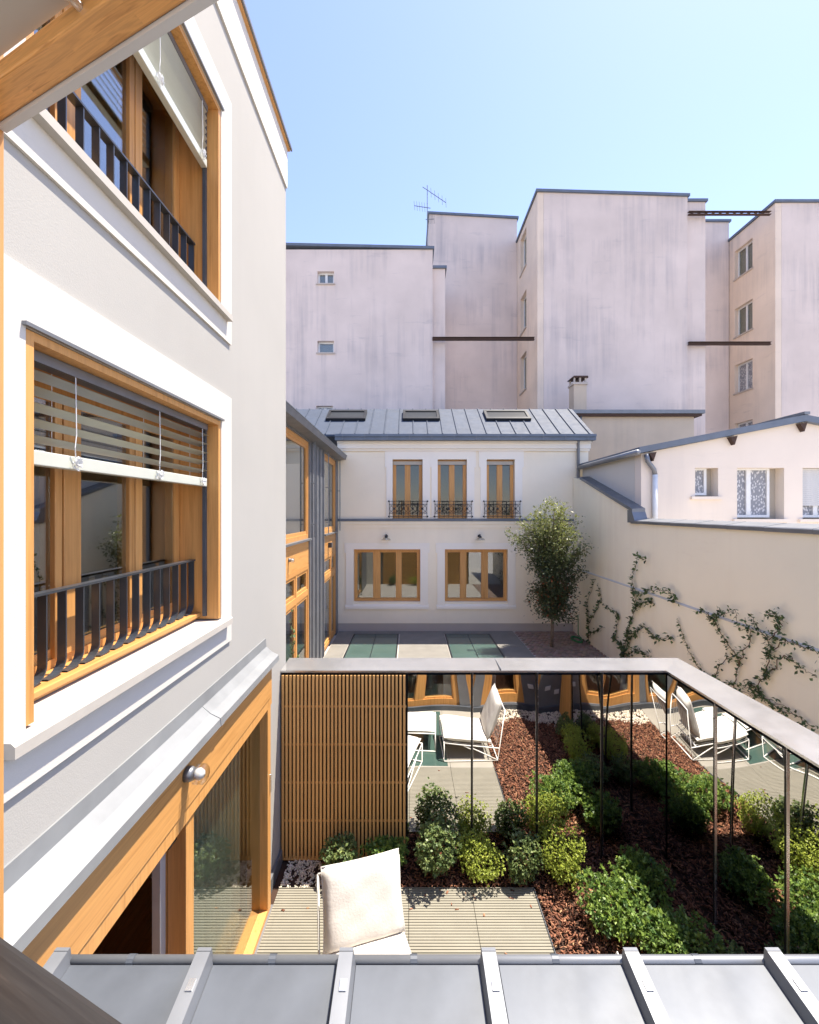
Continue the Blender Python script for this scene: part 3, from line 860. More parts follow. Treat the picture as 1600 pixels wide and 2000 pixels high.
for (pa, pb) in ((639, 715), (787, 858), (948, 1034)):
    x0, x1 = (pa - 800) * 15.2 / F, (pb - 800) * 15.2 / F
    t0, t1 = .50, .86
    mb = MB()
    for (a, b, c, e) in ((x0, x1, t0, t0 + .06), (x0, x1, t1 - .06, t1), (x0, x0 + .09, t0 + .06, t1 - .06), (x1 - .09, x1, t0 + .06, t1 - .06)):
        q = [rp(a, c, .003), rp(b, c, .003), rp(b, e, .003), rp(a, e, .003)]
        mb.prism(q, rp(0, 0, .10) - rp(0, 0, 0))
    sk = part('skylight', mb, 'iron_black', ch)
    mb = MB(); mb.prism([rp(x0 + .09, t0 + .06, .06), rp(x1 - .09, t0 + .06, .06), rp(x1 - .09, t1 - .06, .06), rp(x0 + .09, t1 - .06, .06)], rp(0, 0, .01) - rp(0, 0, 0))
    part('pane', mb, 'skylight_glass', sk)
mb = MB(); mb.tube([(5.62, 14.1, 6.40), (5.62, 14.16, 6.3), (5.64, 14.2, 6.1), (5.64, 14.2, .05)], .05, 10)
for zz in (4.7, 3.2, 1.6): mb.tube([(5.64, 14.2, zz), (5.64, 14.2, zz + .06)], .06, 10)
part('downpipe', mb, 'zinc_dark', ch, True)
def dish_lamp(x, z, lab):
    t = thing('dish_lamp', lab, 'lamp', (x, YB, z))
    mb = MB(); mb.tube([(x, YB - .002, z + .06), (x, YB - .10, z + .12), (x, YB - .22, z + .11), (x, YB - .24, z + .05)], .016, 8); mb.lathe((x, YB - .03, z + .06), [(0, 0), (.05, .005), (.05, .028)], 12, 'y'); part('arm', mb, 'lamp_dark', t, True)
    mb = MB(); mb.lathe((x, YB - .24, z), [(.0, .085), (.04, .08), (.05, .03), (.05, .015)], 16); part('socket', mb, 'lamp_dark', t, True)
    mb = MB(); mb.lathe((x, YB - .24, z), [(.05, .02), (.10, .0), (.165, -.06), (.172, -.062), (.104, .008), (.05, .03)], 24); part('shade', mb, 'lamp_glass', t, True)
    mb = MB(); mb.lathe((x, YB - .24, z), [(0, -.05), (.025, -.045), (.032, -.02), (.02, .012)], 12); part('bulb', mb, 'bulb_glass', t, True)
dish_lamp(bx_(755), 3.13, 'glass dish wall lamp over the cream house window close to the zinc wing')
dish_lamp(bx_(936), 3.13, 'glass dish wall lamp over the cream house window near the tree')

# ================================================================== PINK APARTMENT BLOCK BEHIND
pk = thing('pink_apartment_block', 'tall pink rendered apartment block with stepped blank walls and few windows', 'building', (4, 24, 0))
def block(x0, x1, y0, y1, z1l, z1r, mat='pink', cx=None, cy=None):
    mb = MB()
    mb.add([(x0, y0, 0), (x1, y0, 0), (x1, y1, 0), (x0, y1, 0), (x0, y0, z1l), (x1, y0, z1r), (x1, y1, z1r), (x0, y1, z1l)],
           [(0, 3, 2, 1), (4, 5, 6, 7), (0, 1, 5, 4), (1, 2, 6, 5), (2, 3, 7, 6), (3, 0, 4, 7)])
    o = part('wall', mb, mat, pk)
    mb = MB(); k = .07
    x0 = x0 if cx is None else cx; y0 = y0 if cy is None else cy
    mb.add([(x0 - k, y0 - k, z1l + .002), (x1 + k, y0 - k, z1r + .002), (x1 + k, y1, z1r + .002), (x0 - k, y1, z1l + .002), (x0 - k, y0 - k, z1l + .11), (x1 + k, y0 - k, z1r + .11), (x1 + k, y1, z1r + .11), (x0 - k, y1, z1l + .11)],
           [(0, 3, 2, 1), (4, 5, 6, 7), (0, 1, 5, 4), (1, 2, 6, 5), (2, 3, 7, 6), (3, 0, 4, 7)])
    part('coping', mb, 'zinc_mid', o)
    return o
A = block(-9, .98, 18.26, 28, 15.35, 15.12, cy=18.0)
block(.985, 1.53, 18.25, 21.35, 14.45, 14.45)
block(.99, 5.415, 21.4, 28, 19.0, 18.75)
block(5.68, 11.78, 18.0, 28, 17.55, 17.35, cx=5.42)
block(11.785, 12.62, 18.12, 28, 17.22, 17.22)
block(12.63, 15.49, 20.6, 28, 18.05, 18.05)
block(15.76, 30, 18.0, 28, 17.1, 17.1, cx=15.5)
def small_window(fr, u0, u1, v0, v1, split=True, lace=False):
    n = -.16
    w = part('window', fr.ring(MB(), u0, u1, v0, v1, .07, n - .05, n), 'white_plastic', pk)
    if split:
        c = (u0 + u1) / 2; mb = MB(); fr.box(mb, c - .05, c + .05, v0 + .07, v1 - .07, n - .05, n - .003); part('mullion', mb, 'white_plastic', w)
    mb = MB(); fr.box(mb, u0 + .065, u1 - .065, v0 + .065, v1 - .065, n - .035, n - .03); part('pane', mb, 'lace' if lace else 'glass', w)
    mb = MB(); fr.box(mb, u0 + .001, u1 - .001, v0 + .001, v1 - .001, n - .095, n - .085); part('curtain', mb, 'room_dark', w)  # dark box behind the pane; its colour stands in for the unlit room
    mb = MB(); fr.box(mb, u0 - .05, u1 + .05, v0 - .06, v0 - .001, .0005, .05); part('window_sill', mb, 'plinth_beige', w)
FA = Fr((0, 18.0, 0), (1, 0, 0), (0, -1, 0))
wa = [(-3.9, -3.2, 13.68, 14.2), (-3.9, -3.2, 10.75, 11.25), (-3.95, -3.25, 8.0, 8.5)]
part('wall', FA.holed(MB(), -9, .98, 0, 15.12, wa, .255), 'pink', pk)
for i, q in enumerate(wa): small_window(FA, *q, split=(i != 1))
FS = Fr((5.42, 0, 0), (0, 1, 0), (-1, 0, 0))
ws = [(19.7, 20.75, z, z + 1.75) for z in (15.5, 12.6, 9.75)]
part('wall', FS.holed(MB(), 18.001, 21.39, 0, 17.54, ws, .255), 'pink_warm', pk)
for q in ws: small_window(FS, *q)
FG = Fr((15.5, 0, 0), (0, 1, 0), (-1, 0, 0))
wg_ = [(19.2, 20.25, z, z + 1.35) for z in (15.05, 12.3, 9.62, 6.85)]
part('wall', FG.holed(MB(), 18.001, 20.59, 0, 17.09, wg_, .255), 'pink_warm', pk)
for q in wg_: small_window(FG, *q, lace=(q[2] < 10))
def ibeam(x0, x1, y, z, lattice=False):
    mb = MB()
    if lattice:
        mb.box(x0, x1, y - .06, y + .06, z + .05, z + .07); mb.box(x0, x1, y - .06, y + .06, z - .07, z - .05)
        k = 0; x = x0
        while x < x1 - .3:
            mb.bar((x, y, z - .05), (x + .3, y, z + .05) if k % 2 else (x + .3, y, z + .05), .03, .03); x += .3; k += 1
    else:
        mb.box(x0, x1, y - .07, y + .07, z + .045, z + .06); mb.box(x0, x1, y - .07, y + .07, z - .06, z - .045); mb.box(x0, x1, y - .012, y + .012, z - .045, z + .045)
    part('brace_beam', mb, 'rust_iron', pk)
ibeam(.97, 5.28, 17.98, 11.33)
ibeam(11.78, 15.25, 17.95, 11.12)
ibeam(11.78, 15.25, 17.95, 16.62, True)
an = thing('roof_antenna', 'thin television aerial mast on the pink block roof', 'antenna', (.76, 18.1, 15.15))
mb = MB(); mb.tube([(.76, 18.15, 15.1), (.76, 18.15, 17.95)], .016, 6); part('mast', mb, 'zinc_dark', an)
for (z, l, dx, dz) in ((17.75, .9, .8, -.5), (17.0, .6, -.55, .12), (16.5, .5, .3, .05)):
    p = Vector((.76, 18.15, z)); q = p + Vector((dx, .05, dz)); mb = MB(); mb.bar(p - (q - p) * .25, q, .02, .02)
    for j in range(6):
        c = p + (q - p) * (j / 5); mb.bar(c + Vector((-.02, -.14, .10)), c + Vector((.02, .14, -.10)), .012, .012, (1, 0, 0))
    part('aerial', mb, 'zinc_dark', an)
mb = MB(); mb.box(.6, .95, 18.1, 18.2, 15.26, 15.32); part('mast_foot', mb, 'zinc_dark', an)

# ================================================================== OLD BEIGE HOUSE WITH CHIMNEY
ob = thing('old_beige_house', 'old beige house with a projecting slab roof behind the zinc roof', 'building', (8.8, 17, 0))
part('wall', MB().box(6.35, 11.05, 16.5, 17.9, 0, 7.70), 'beige_old', ob)
mb = MB(); mb.box(4.9, 11.35, 16.3, 17.95, 7.79, 7.93); part('roof', mb, 'zinc', ob)
mb = MB(); mb.box(6.3, 11.25, 16.34, 17.9, 7.70, 7.785); part('soffit_board', mb, 'rust_iron', ob)
part('roof_hatch', MB().prism([(6.9, 16.9, 7.931), (8.3, 16.9, 7.931), (8.0, 16.9, 8.07), (6.95, 16.9, 8.07)], (0, .7, 0)), 'zinc_dark', ob)
mb = MB(); mb.tube([(6.62, 16.42, 7.7), (6.60, 16.44, 7.3), (6.42, 16.45, 7.05), (6.40, 16.45, 6.6)], .05, 8); part('downpipe', mb, 'zinc', ob, True)
cm = part('chimney', MB().box(6.42, 6.92, 16.6, 17.1, 7.932, 8.98), 'beige_old', ob)
part('chimney_collar', MB().box(6.38, 6.96, 16.56, 17.14, 8.981, 9.06), 'plinth_beige', cm)
mb = MB()
for x in (6.42, 6.64, 6.86):
    for y in (16.6, 17.04): mb.box(x, x + .06, y, y + .06, 9.061, 9.25)
part('chimney_post', mb, 'plinth_beige', cm)
part('chimney_cap', MB().prism([(6.36, 16.54, 9.251), (6.98, 16.54, 9.251), (6.94, 16.54, 9.31), (6.40, 16.54, 9.31)], (0, .62, 0)), 'rust_iron', cm)

# ================================================================== GABLED NEIGHBOUR ON THE RIGHT
gb = thing('gabled_neighbour', 'pale gabled house with lace curtained windows behind the boundary wall', 'building', (9, 12, 0))
YG = 10.6; XG = 5.78
G = Fr((0, YG, 0), (1, 0, 0), (0, -1, 0))
gx = lambda px: (px - 800) * YG / F
gz = lambda py: 4 + (1000 - py) * YG / F
ops = [(gx(1358), gx(1403), gz(970), gz(912)), (gx(1440), gx(1532), gz(1014), gz(912)), (gx(1568), gx(1665), gz(1014), gz(912))]
gm = G.holed(MB(), XG, 14.0, 0, 5.10, ops, .3)
gm.prism([(XG, YG, 5.101), (14.0, YG, 5.101), (14.0, YG, 5.42), (9.77, YG, 6.24), (XG, YG, 5.46)], (0, .3, 0))
part('wall', gm, 'gable_plaster', gb)
mb = MB(); mb.box(XG, XG + .28, YG + .31, 14.2, 0, 5.45); mb.box(XG + .3, 13.9, YG + 1.4, YG + 1.5, 3.0, 5.4); part('side_wall', mb, 'wall_white', gb)
mb = MB(); mb.prism([(XG - .12, YG - .14, 5.45), (9.77, YG - .14, 6.24), (14.1, YG - .14, 5.40), (14.1, YG - .14, 5.54), (9.77, YG - .14, 6.40), (XG - .12, YG - .14, 5.60)], (0, 3.7, 0)); part('roof', mb, 'zinc_mid', gb)
mb = MB(); mb.box(9.70, 9.84, YG - .17, YG + 3.5, 6.401, 6.47); part('ridge_cap', mb, 'zinc_dark', gb)
mb = MB(); mb.tube([(XG - .16, YG - .16, 5.47), (XG - .16, YG + 3.5, 5.47)], .07, 10); part('gutter', mb, 'zinc_dark', gb, True)
for x, z in ((6.0, 5.40), (8.0, 5.80), (9.72, 6.13)):
    mb = MB(); mb.prism([(x - .09, YG - .13, z + .05), (x + .09, YG - .13, z + .085), (x + .02, YG - .13, z - .14)], (0, .125, 0)); part('bracket', mb, 'rust_iron', gb)
mb = MB(); mb.tube([(XG + .06, YG - .12, 5.43), (XG + .10, YG - .12, 5.25), (XG + .27, YG - .09, 5.05), (XG + .30, YG - .08, 4.92)], .055, 10); dp = part('downpipe', mb, 'zinc_dark', gb, True)
mb = MB(); mb.tube([(XG + .30, YG - .08, 4.925), (XG + .30, YG - .08, 3.2)], .06, 12); part('white_pipe', mb, 'white_plastic', dp, True)
for i, (a, b, c, d) in enumerate(ops):
    fw = [gx(1388) - gx(1358), gx(1513) - gx(1440), gx(1650) - gx(1568)][i]
    q = a + fw + .02
    w = part('window', G.ring(MB(), a - .02, q, c + .04, d, .065, -.24, -.17), 'white_plastic', gb)
    if i:
        m_ = (a + q) / 2 - .06; mb = MB(); G.box(mb, m_ - .055, m_ + .055, c + .105, d - .065, -.235, -.165); part('mullion', mb, 'white_plastic', w)
    mb = MB(); G.box(mb, a + .04, q - .06, c + .1, d - .06, -.215, -.21); part('pane', mb, 'lace', w)
    mb = MB(); G.box(mb, a - .12, b + .08, c - .07, c + .002, -.16, .07); part('window_sill', mb, 'gable_plaster', gb)
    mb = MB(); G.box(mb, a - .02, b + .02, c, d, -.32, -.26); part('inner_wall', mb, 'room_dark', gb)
    if i == 2:
        zz = d - .03
        me = MB().box(a + .03, q - .05, YG + .12, YG + .135, 0, .048).mesh('shutter_slat'); me.materials.append(MATS['louvre_grey'])
        while zz > c + .35:
            inst('shutter_slat', me, w, (0, 0, zz - .05)); zz -= .052

# ================================================================== CREAM BOUNDARY WALL ON THE RIGHT
XR = 5.5
bw = thing('boundary_wall', 'cream rendered boundary wall with stepped zinc coping and climbing plants', 'wall', (XR + .15, 9, 0))
mb = MB(); mb.prism([(XR, 1.0, -.1), (XR, 14.28, -.1), (XR, 14.28, 5.16), (XR, 13.6, 5.02), (XR, 10.45, 3.98), (XR, 10.45, 3.72), (XR, 1.0, 3.68)], (.24, 0, 0)); part('wall', mb, 'cream_wall', bw)
mb = MB(); mb.box(XR - .03, XR - .001, 1.0, 13.9, -.05, 2.12); low = part('lower_render', mb, 'cream_wall', bw)
mb = MB(); mb.prism([(XR - .001, 1.0, 2.121), (XR - .035, 1.0, 2.121), (XR - .035, 1.0, 2.135), (XR - .001, 1.0, 2.16)], (0, 12.9, 0)); part('ledge', mb, 'wall_white', low)
for k in range(12):
    y0 = 1.0 + .79 * k
    z0 = 3.681 + .0042 * (y0 - 1)
    mb = MB(); mb.prism([(XR - .05, y0, z0), (XR + .30, y0, z0 + .01), (XR + .30, y0, z0 + .13), (XR - .045, y0, z0 + .075), (XR - .06, y0, z0 + .06)], (0, .785, .0)); part('coping', mb, 'zinc', bw)
for (ya, za, yb, zb) in ((10.40, 4.0, 12.0, 4.52), (12.01, 4.525, 13.62, 5.05)):
    mb = MB(); mb.prism([(XR - .05, ya, za), (XR + .27, ya, za + .01), (XR + .27, ya, za + .09), (XR - .05, ya, za + .08)], (0, yb - ya, zb - za)); part('sloped_coping', mb, 'zinc', bw)
part('coping_step', MB().prism([(XR - .055, 10.25, 3.74), (XR - .055, 10.62, 3.74), (XR - .055, 10.62, 4.05), (XR - .055, 10.42, 4.04)], (.33, 0, 0)), 'zinc', bw)
# ================================================================== COURTYARD BEHIND THE SCREEN
cg = struct('courtyard_paving', MB().box(-2.38, XR - .04, 5.3, 14.28, -.055, -.012), 'court_ground')
sl = [(-2.36, -1.85, 9.0, 14.26), (-.31, 1.13, 9.0, 14.26), (2.64, 3.46, 9.0, 14.26)]
xg = [(-1.84, .34), (1.22, 2.72)]
def quad_slab(name, x0, x1, y0, y1, mat, parent, z0=-.011, z1=.0):
    return part(name, MB().box(x0, x1, y0, y1, z0, z1), mat, parent, bevel=.002)
for (x0, x1, y0, y1) in sl:
    quad_slab('paving_slab', x0, x1, y0, 12.6, 'court_stone', cg); quad_slab('paving_slab', x0, x1, 12.606, 13.95, 'court_stone', cg)
quad_slab('paving_slab', -2.36, 3.46, 13.955, 14.27, 'court_stone', cg)
gl_l = ['walk-on glass floor panel in the courtyard nearest the zinc clad wing', 'walk-on glass floor panel in the courtyard nearest the tree']
for i, x0 in enumerate((-1.83, 1.15)):
    x1 = x0 + 1.48
    t = thing('floor_light', gl_l[i], 'floor light', ((x0 + x1) / 2, 12.7, 0), 'glass floor lights of the courtyard')
    mb = MB(); mb.box(x0, x1, 11.2, 11.24, -.011, .004); mb.box(x0, x1, 13.91, 13.95, -.011, .004); mb.box(x0, x0 + .04, 11.24, 13.91, -.011, .004); mb.box(x1 - .04, x1, 11.24, 13.91, -.011, .004)
    part('frame', mb, 'iron_black', t)
    c = (x0 + x1) / 2
    part('pane', MB().box(x0 + .042, c - .012, 11.242, 13.908, -.011, .001), 'floor_glass', t); part('pane', MB().box(c + .012, x1 - .042, 11.242, 13.908, -.011, .001), 'floor_glass', t)
    part('joint', MB().box(c - .0115, c + .0115, 11.242, 13.908, -.011, -.001), 'iron_black', t)
# clay pavers, three or four pixels each: one mesh of separate bricks
def tone_mesh(name, V, Fc, tones, mat, smooth=False):
    """V (n,k,3) vertices of n pieces, Fc faces of one piece, tones (n,3)"""
    n, k, _ = V.shape
    Fc = np.array(Fc); nf, fk = Fc.shape
    me = bpy.data.meshes.new(name)
    me.vertices.add(n * k); me.vertices.foreach_set('co', V.reshape(-1).astype(np.float32))
    faces = (Fc[None] + (np.arange(n) * k)[:, None, None]).reshape(-1)
    me.loops.add(len(faces)); me.loops.foreach_set('vertex_index', faces.astype(np.int32))
    me.polygons.add(n * nf); me.polygons.foreach_set('loop_start', (np.arange(n * nf) * fk).astype(np.int32))
    me.update(calc_edges=True)
    ca = me.color_attributes.new('tone', 'FLOAT_COLOR', 'POINT')
    col = np.ones((n, k, 4), np.float32); col[:, :, :3] = tones[:, None, :]
    ca.data.foreach_set('color', col.reshape(-1))
    if smooth: me.polygons.foreach_set('use_smooth', [True] * len(me.polygons))
    me.materials.append(MATS[mat]); me.validate()
    return me
BOXF = [(0, 3, 2, 1), (4, 5, 6, 7), (0, 1, 5, 4), (1, 2, 6, 5), (2, 3, 7, 6), (3, 0, 4, 7)]
CUBE = np.array([(-1, -1, -1), (1, -1, -1), (1, 1, -1), (-1, 1, -1), (-1, -1, 1), (1, -1, 1), (1, 1, 1), (-1, 1, 1)], float) / 2
cs = []
y = 5.4; r_ = 0
while y < 14.2:
    x = 3.48 + (.06 if r_ % 2 else 0)
    while x < 5.40:
        cs.append((x + .055, y + .05)); x += .115
    y += .105; r_ += 1
cs = np.array(cs); n = len(cs)
V = CUBE[None] * np.array([.108, .098, .05]) + np.c_[cs, rng.uniform(-.022, -.016, n)][:, None, :]
k = rng.uniform(.7, 1.15, (n, 1)); tn = np.array([(.30, .215, .175)]) * k * (1 + rng.uniform(-.08, .08, (n, 3)))
o = part('clay_pavers', tone_mesh('clay_pavers', V, BOXF, tn, 'chip'), 'chip', cg); o['kind'] = 'stuff'

# ================================================================== MIRROR SCREEN
Y0 = 4.91; XM = 2.97; ZT = 2.15
ms = thing('mirror_screen', 'garden screen clad in tall mirror panels with a polished steel cap and timber slats', 'screen', (0.7, 5.05, 0))
mb = MB(); mb.box(XL + .003, 3.30, Y0 + .06, 5.22, -.05, ZT - .01); mb.box(XM + .06, 3.28, 1.34, Y0 + .059, -.05, ZT - .01)
part('core', mb, 'dark_void', ms)
mb = MB()
pz = lambda: 0
mb.prism([(XL + .004, Y0 - .012, ZT), (XL + .004, Y0 - .012, ZT + .022), (XL + .004, 5.255, ZT + .045), (XL + .004, 5.255, ZT)], (XM - XL - .016, 0, 0))
cap = part('cap', mb, 'chrome', ms)
mb = MB(); zt = ZT
a0, a1, b0, b1 = XM - .0115, 3.315, Y0 - .012, 5.255
mb.add([(a0, 1.33, zt), (a1, 1.33, zt), (a1, b1, zt), (a0, b1, zt), (a0, 1.33, zt + .022), (a1, 1.33, zt + .045), (a1, b1, zt + .045), (a0, b0, zt + .022), (a0, b1, zt + .045)],
       [(0, 3, 2, 1), (4, 5, 6, 7), (7, 6, 8), (0, 1, 5, 4), (1, 2, 6, 5), (2, 3, 8, 6), (3, 0, 4, 7, 8)])
part('cap', mb, 'chrome', ms)
part('cap_joint', MB().box(1.05, 1.056, Y0 - .0135, 5.256, ZT + .02, ZT + .0465), 'zinc', cap)

def mirror_panel(o, u, w, h, nrm, seed, amp):
    """slightly wavy polished panel: o lower corner, u direction, nrm facing"""
    nu, nv = 14, 36
    rr = random.Random(seed); p1, p2, p3 = rr.uniform(0, 6.28), rr.uniform(0, 6.28), rr.uniform(.7, 1.2)
    vs = []; fs = []
    for j in range(nv + 1):
        for i in range(nu + 1):
            a, b = i / nu, j / nv
            d = amp * (math.sin(math.pi * a) * (.22 + 1.5 * b ** 5) * p3 + .10 * math.sin(5 * b + p1) + .07 * math.sin(4.4 * a + 6 * b + p2))
            vs.append(Vector(o) + Vector(u) * (w * a) + Vector((0, 0, h * b)) + Vector(nrm) * d)
    k = nu + 1
    for j in range(nv):
        for i in range(nu):
            fs.append((j * k + i, j * k + i + 1, (j + 1) * k + i + 1, (j + 1) * k + i))
    m = MB(); m.add(vs, fs)
    return part('mirror_panel', m, 'mirror', ms, True)
pw = .75
for i in range(4):
    mirror_panel((-.03 + pw * i + .011, Y0, .0), (1, 0, 0), pw - .022, ZT - .03, (0, -1, 0), 10 + i, .0042)
    if i: part('joint_strip', MB().box(-.03 + pw * i - .0105, -.03 + pw * i + .0105, Y0 - .012, Y0 + .03, 0, ZT - .002), 'black_joint', ms)
    if i: part('joint_edge', MB().box(-.03 + pw * i + .0108, -.03 + pw * i + .0135, Y0 - .012, Y0 + .003, 0, ZT - .002), 'clip_steel', ms)
ys = [Y0, 4.13, 3.345, 2.56, 2.10]
for i in range(4):
    a, b = ys[i + 1], ys[i]
    mirror_panel((XM, a + .010, .0), (0, 1, 0), b - a - .020, ZT - .03, (-1, 0, 0), 30 + i, .0042 if i < 3 else .001)
    part('joint_strip', MB().box(XM - .012, XM + .03, a - .0095, a + .0095, 0, ZT - .002), 'black_joint', ms)
    part('joint_edge', MB().box(XM - .012, XM + .003, a - .0125, a - .0098, 0, ZT - .002), 'clip_steel', ms)
# timber slat fields
def slat_field(p0, u, length, nrm, zt=ZT - .02):
    p0 = Vector(p0); u = Vector(u); nrm = Vector(nrm)
    back = MB(); q = p0 + u * length
    back.prism([p0 - nrm * .015, q - nrm * .015, q - nrm * .04, p0 - nrm * .04], (0, 0, zt)); part('backing', back, 'coco_backing', ms)
    n = int(round(length / .0436)); st = length / n
    me = MB().prism([u * 0 - nrm * 0, u * .025, u * .025 + nrm * .03, nrm * .03], (0, 0, zt - .03)).mesh('slat'); me.materials.append(MATS['slat_wood_z'])
    for k in range(n):
        inst('slat', me, ms, p0 + u * (k * st + .009) + Vector((0, 0, .02)))
    for z in (.42, .86, 1.30, 1.74):
        r = MB(); r.prism([p0 + nrm * .0 - nrm * .012, q - nrm * .012, q - nrm * .0015, p0 - nrm * .0015], (0, 0, .022)).xf(Matrix.Translation((0, 0, z))); part('batten', r, 'slat_wood_x', ms)
    r = MB(); r.prism([p0 - nrm * .012, q - nrm * .012, q + nrm * .03, p0 + nrm * .03], (0, 0, .018)); part('base_rail', r, 'slat_wood_x', ms)
slat_field((XL + .012, Y0, 0), (1, 0, 0), 1.44, (0, -1, 0))
slat_field((XM, 1.36, 0), (0, 1, 0), .72, (-1, 0, 0))
slat_field((XL + .02, 5.262, 0), (1, 0, 0), 4.7, (0, 1, 0))

# ================================================================== GARDEN FLOOR
gf = struct('garden_ground', MB().box(XL + .003, XM + .05, YF + .052, Y0 + .05, -.058, -.03), 'soil')
deck = thing('ribbed_deck', 'beige ribbed decking panels under the lounge chair', 'deck', (0, 3.85, 0))
pn = .66
rib = MB(); rib.box(0, pn - .005, 0, pn - .005, -.028, -.008)
for k in range(23):
    y = .004 + k * .0286
    rib.box(.0, pn - .005, y, y + .0215, -.0079, .005)
dm = rib.mesh('deck_panel'); dm.materials.append(MATS['deck'])
for i in range(-4, 1):
    for j in range(2):
        x = .655 + pn * i
        if x < -1.4:
            if x + pn < -1.385: continue
            inst('deck_panel', dm, deck, (-1.385, 3.19 + pn * j, 0), None, ((x + pn + 1.385) / pn, 1, 1)); continue
        inst('deck_panel', dm, deck, (x, 3.19 + pn * j, 0))
part('edge_trim', MB().box(1.3155, 1.3235, 3.19, 4.51, -.029, .012), 'zinc_light', deck)
part('edge_trim', MB().box(-1.385, 1.323, 4.5105, 4.516, -.029, .010), 'deck', deck)
ter = thing('smooth_terrace', 'smooth pale terrace slabs along the garden wing', 'terrace', (0, 2.2, 0))
for x0, x1, y0, y1 in ((-1.385, -.85, 1.365, 3.185), (.66, 1.318, 1.365, 2.27), (.66, 1.318, 2.275, 3.185)):
    part('slab', MB().box(x0, x1 - .004, y0, y1, -.029, .004), 'stone', ter, bevel=.002)
t = thing('floor_light', 'walk-on glass floor panel in the garden beside the white ottoman', 'floor light', (-.1, 2.3, 0))
part('pane', MB().box(-.80, .615, 1.40, 3.15, -.029, .003), 'floor_glass', t)
mb = MB(); mb.box(-.85, .655, 1.366, 1.399, -.029, .005); mb.box(-.85, .655, 3.151, 3.185, -.029, .005); mb.box(-.85, -.801, 1.40, 3.15, -.029, .005); mb.box(.616, .655, 1.40, 3.15, -.029, .005)
part('frame', mb, 'stone', t)

def rotm(a, b, c):
    ca, sa, cb, sb, cc, sc = np.cos(a), np.sin(a), np.cos(b), np.sin(b), np.cos(c), np.sin(c)
    M = np.empty((len(a), 3, 3))
    M[:, 0, 0] = cc * cb; M[:, 0, 1] = cc * sb * sa - sc * ca; M[:, 0, 2] = cc * sb * ca + sc * sa
    M[:, 1, 0] = sc * cb; M[:, 1, 1] = sc * sb * sa + cc * ca; M[:, 1, 2] = sc * sb * ca - cc * sa
    M[:, 2, 0] = -sb; M[:, 2, 1] = cb * sa; M[:, 2, 2] = cb * ca
    return M
def in_mulch(x, y):
    edge = 1.75 + .12 * np.sin(x * 5.1) 
    a = (x > 1.33) & (y > edge)
    b = (y > 4.53) & (x > -.95 + .05 * np.sin(y * 40)) 
    return (a | b) & (x < XM - .02) & (y < Y0 - .015)
N = 26000
x = rng.uniform(-1.0, XM, N); y = rng.uniform(1.5, Y0, N)
ok = in_mulch(x, y); x, y = x[ok], y[ok]; n = len(x)
xe = rng.uniform(-1.3, 1.3, 26); ye = rng.uniform(3.25, 4.5, 26) ; ye[:14] = 4.5 - rng.exponential(.10, 14)
x = np.r_[x, xe]; y = np.r_[y, ye]; n = len(x)
mound = .012 * np.sin(x * 3.1 + 1) * np.sin(y * 2.7)
z = rng.uniform(-.022, .022, n) + mound
z[-26:] = .0085
size = np.c_[rng.lognormal(math.log(.036), .38, n), rng.lognormal(math.log(.015), .3, n), rng.uniform(.004, .009, n)]
ra, rb = rng.normal(0, .38, n), rng.normal(0, .38, n); ra[-26:] = 0; rb[-26:] = 0
M = rotm(ra, rb, rng.uniform(0, 6.28, n))
tap = CUBE.copy()
Vb = tap[None] * size[:, None, :]
Vb[:, (0, 3, 4, 7), 1] *= rng.uniform(.35, 1, (n, 1)); Vb[:, (1, 2, 5, 6), 1] *= rng.uniform(.35, 1, (n, 1))
V = np.einsum('nij,nkj->nki', M, Vb) + np.c_[x, y, z][:, None, :]
pal = np.array([(.21, .088, .052), (.29, .13, .075), (.15, .062, .038), (.36, .19, .11), (.09, .04, .028)])
tn = pal[rng.choice(5, n, p=[.34, .26, .2, .09, .11])] * rng.uniform(.75, 1.25, (n, 1))
br = rng.random(n) < .012; tn[br] = (.42, .26, .14)
o = part('bark_mulch', tone_mesh('bark_mulch', V, BOXF, tn, 'chip'), 'chip'); o['kind'] = 'stuff'; tag(o, 'reddish brown bark mulch covering the planting bed', 'mulch')
# pale gravel strips
N = 9000
x = rng.uniform(-1.4, XM, N); y = rng.uniform(1.36, Y0, N)
ok = ((y < 1.80 + .12 * np.sin(x * 5.1)) & (x > 1.33)) | ((y > 4.52) & (x < -.93 + .05 * np.sin(y * 40)) )
ok &= (x < XM - .03) & (y < Y0 - .02)
x, y = x[ok], y[ok]
reps = 11
x = np.concatenate([x + rng.normal(0, .012, len(x)) for _ in range(reps)]); y = np.concatenate([y + rng.normal(0, .012, len(y)) for _ in range(reps)])
ok = (y < Y0 - .012) & (y > 1.365) & (x > -1.385) & (x < XM - .01) & ~((y > 3.1) & (y < 4.522)); x, y = x[ok], y[ok]; n = len(x)
OCT = np.array([(1, 0, 0), (-1, 0, 0), (0, 1, 0), (0, -1, 0), (0, 0, 1), (0, 0, -1)], float)
OF = [(0, 2, 4), (2, 1, 4), (1, 3, 4), (3, 0, 4), (2, 0, 5), (1, 2, 5), (3, 1, 5), (0, 3, 5)]
M = rotm(rng.uniform(0, 6.28, n), rng.uniform(0, 6.28, n), rng.uniform(0, 6.28, n))
V = np.einsum('nij,nkj->nki', M, OCT[None] * rng.uniform(.006, .013, (n, 1, 3))) + np.c_[x, y, rng.uniform(-.02, .006, n)][:, None, :]
tn = np.array([(.80, .72, .60)]) * rng.uniform(.65, 1.2, (n, 1)) * (1 + rng.uniform(-.06, .06, (n, 3)))
o = part('pale_gravel', tone_mesh('pale_gravel', V, OF, tn, 'chip'), 'chip'); o['kind'] = 'stuff'; tag(o, 'pale cream gravel strip along the building edges', 'gravel')

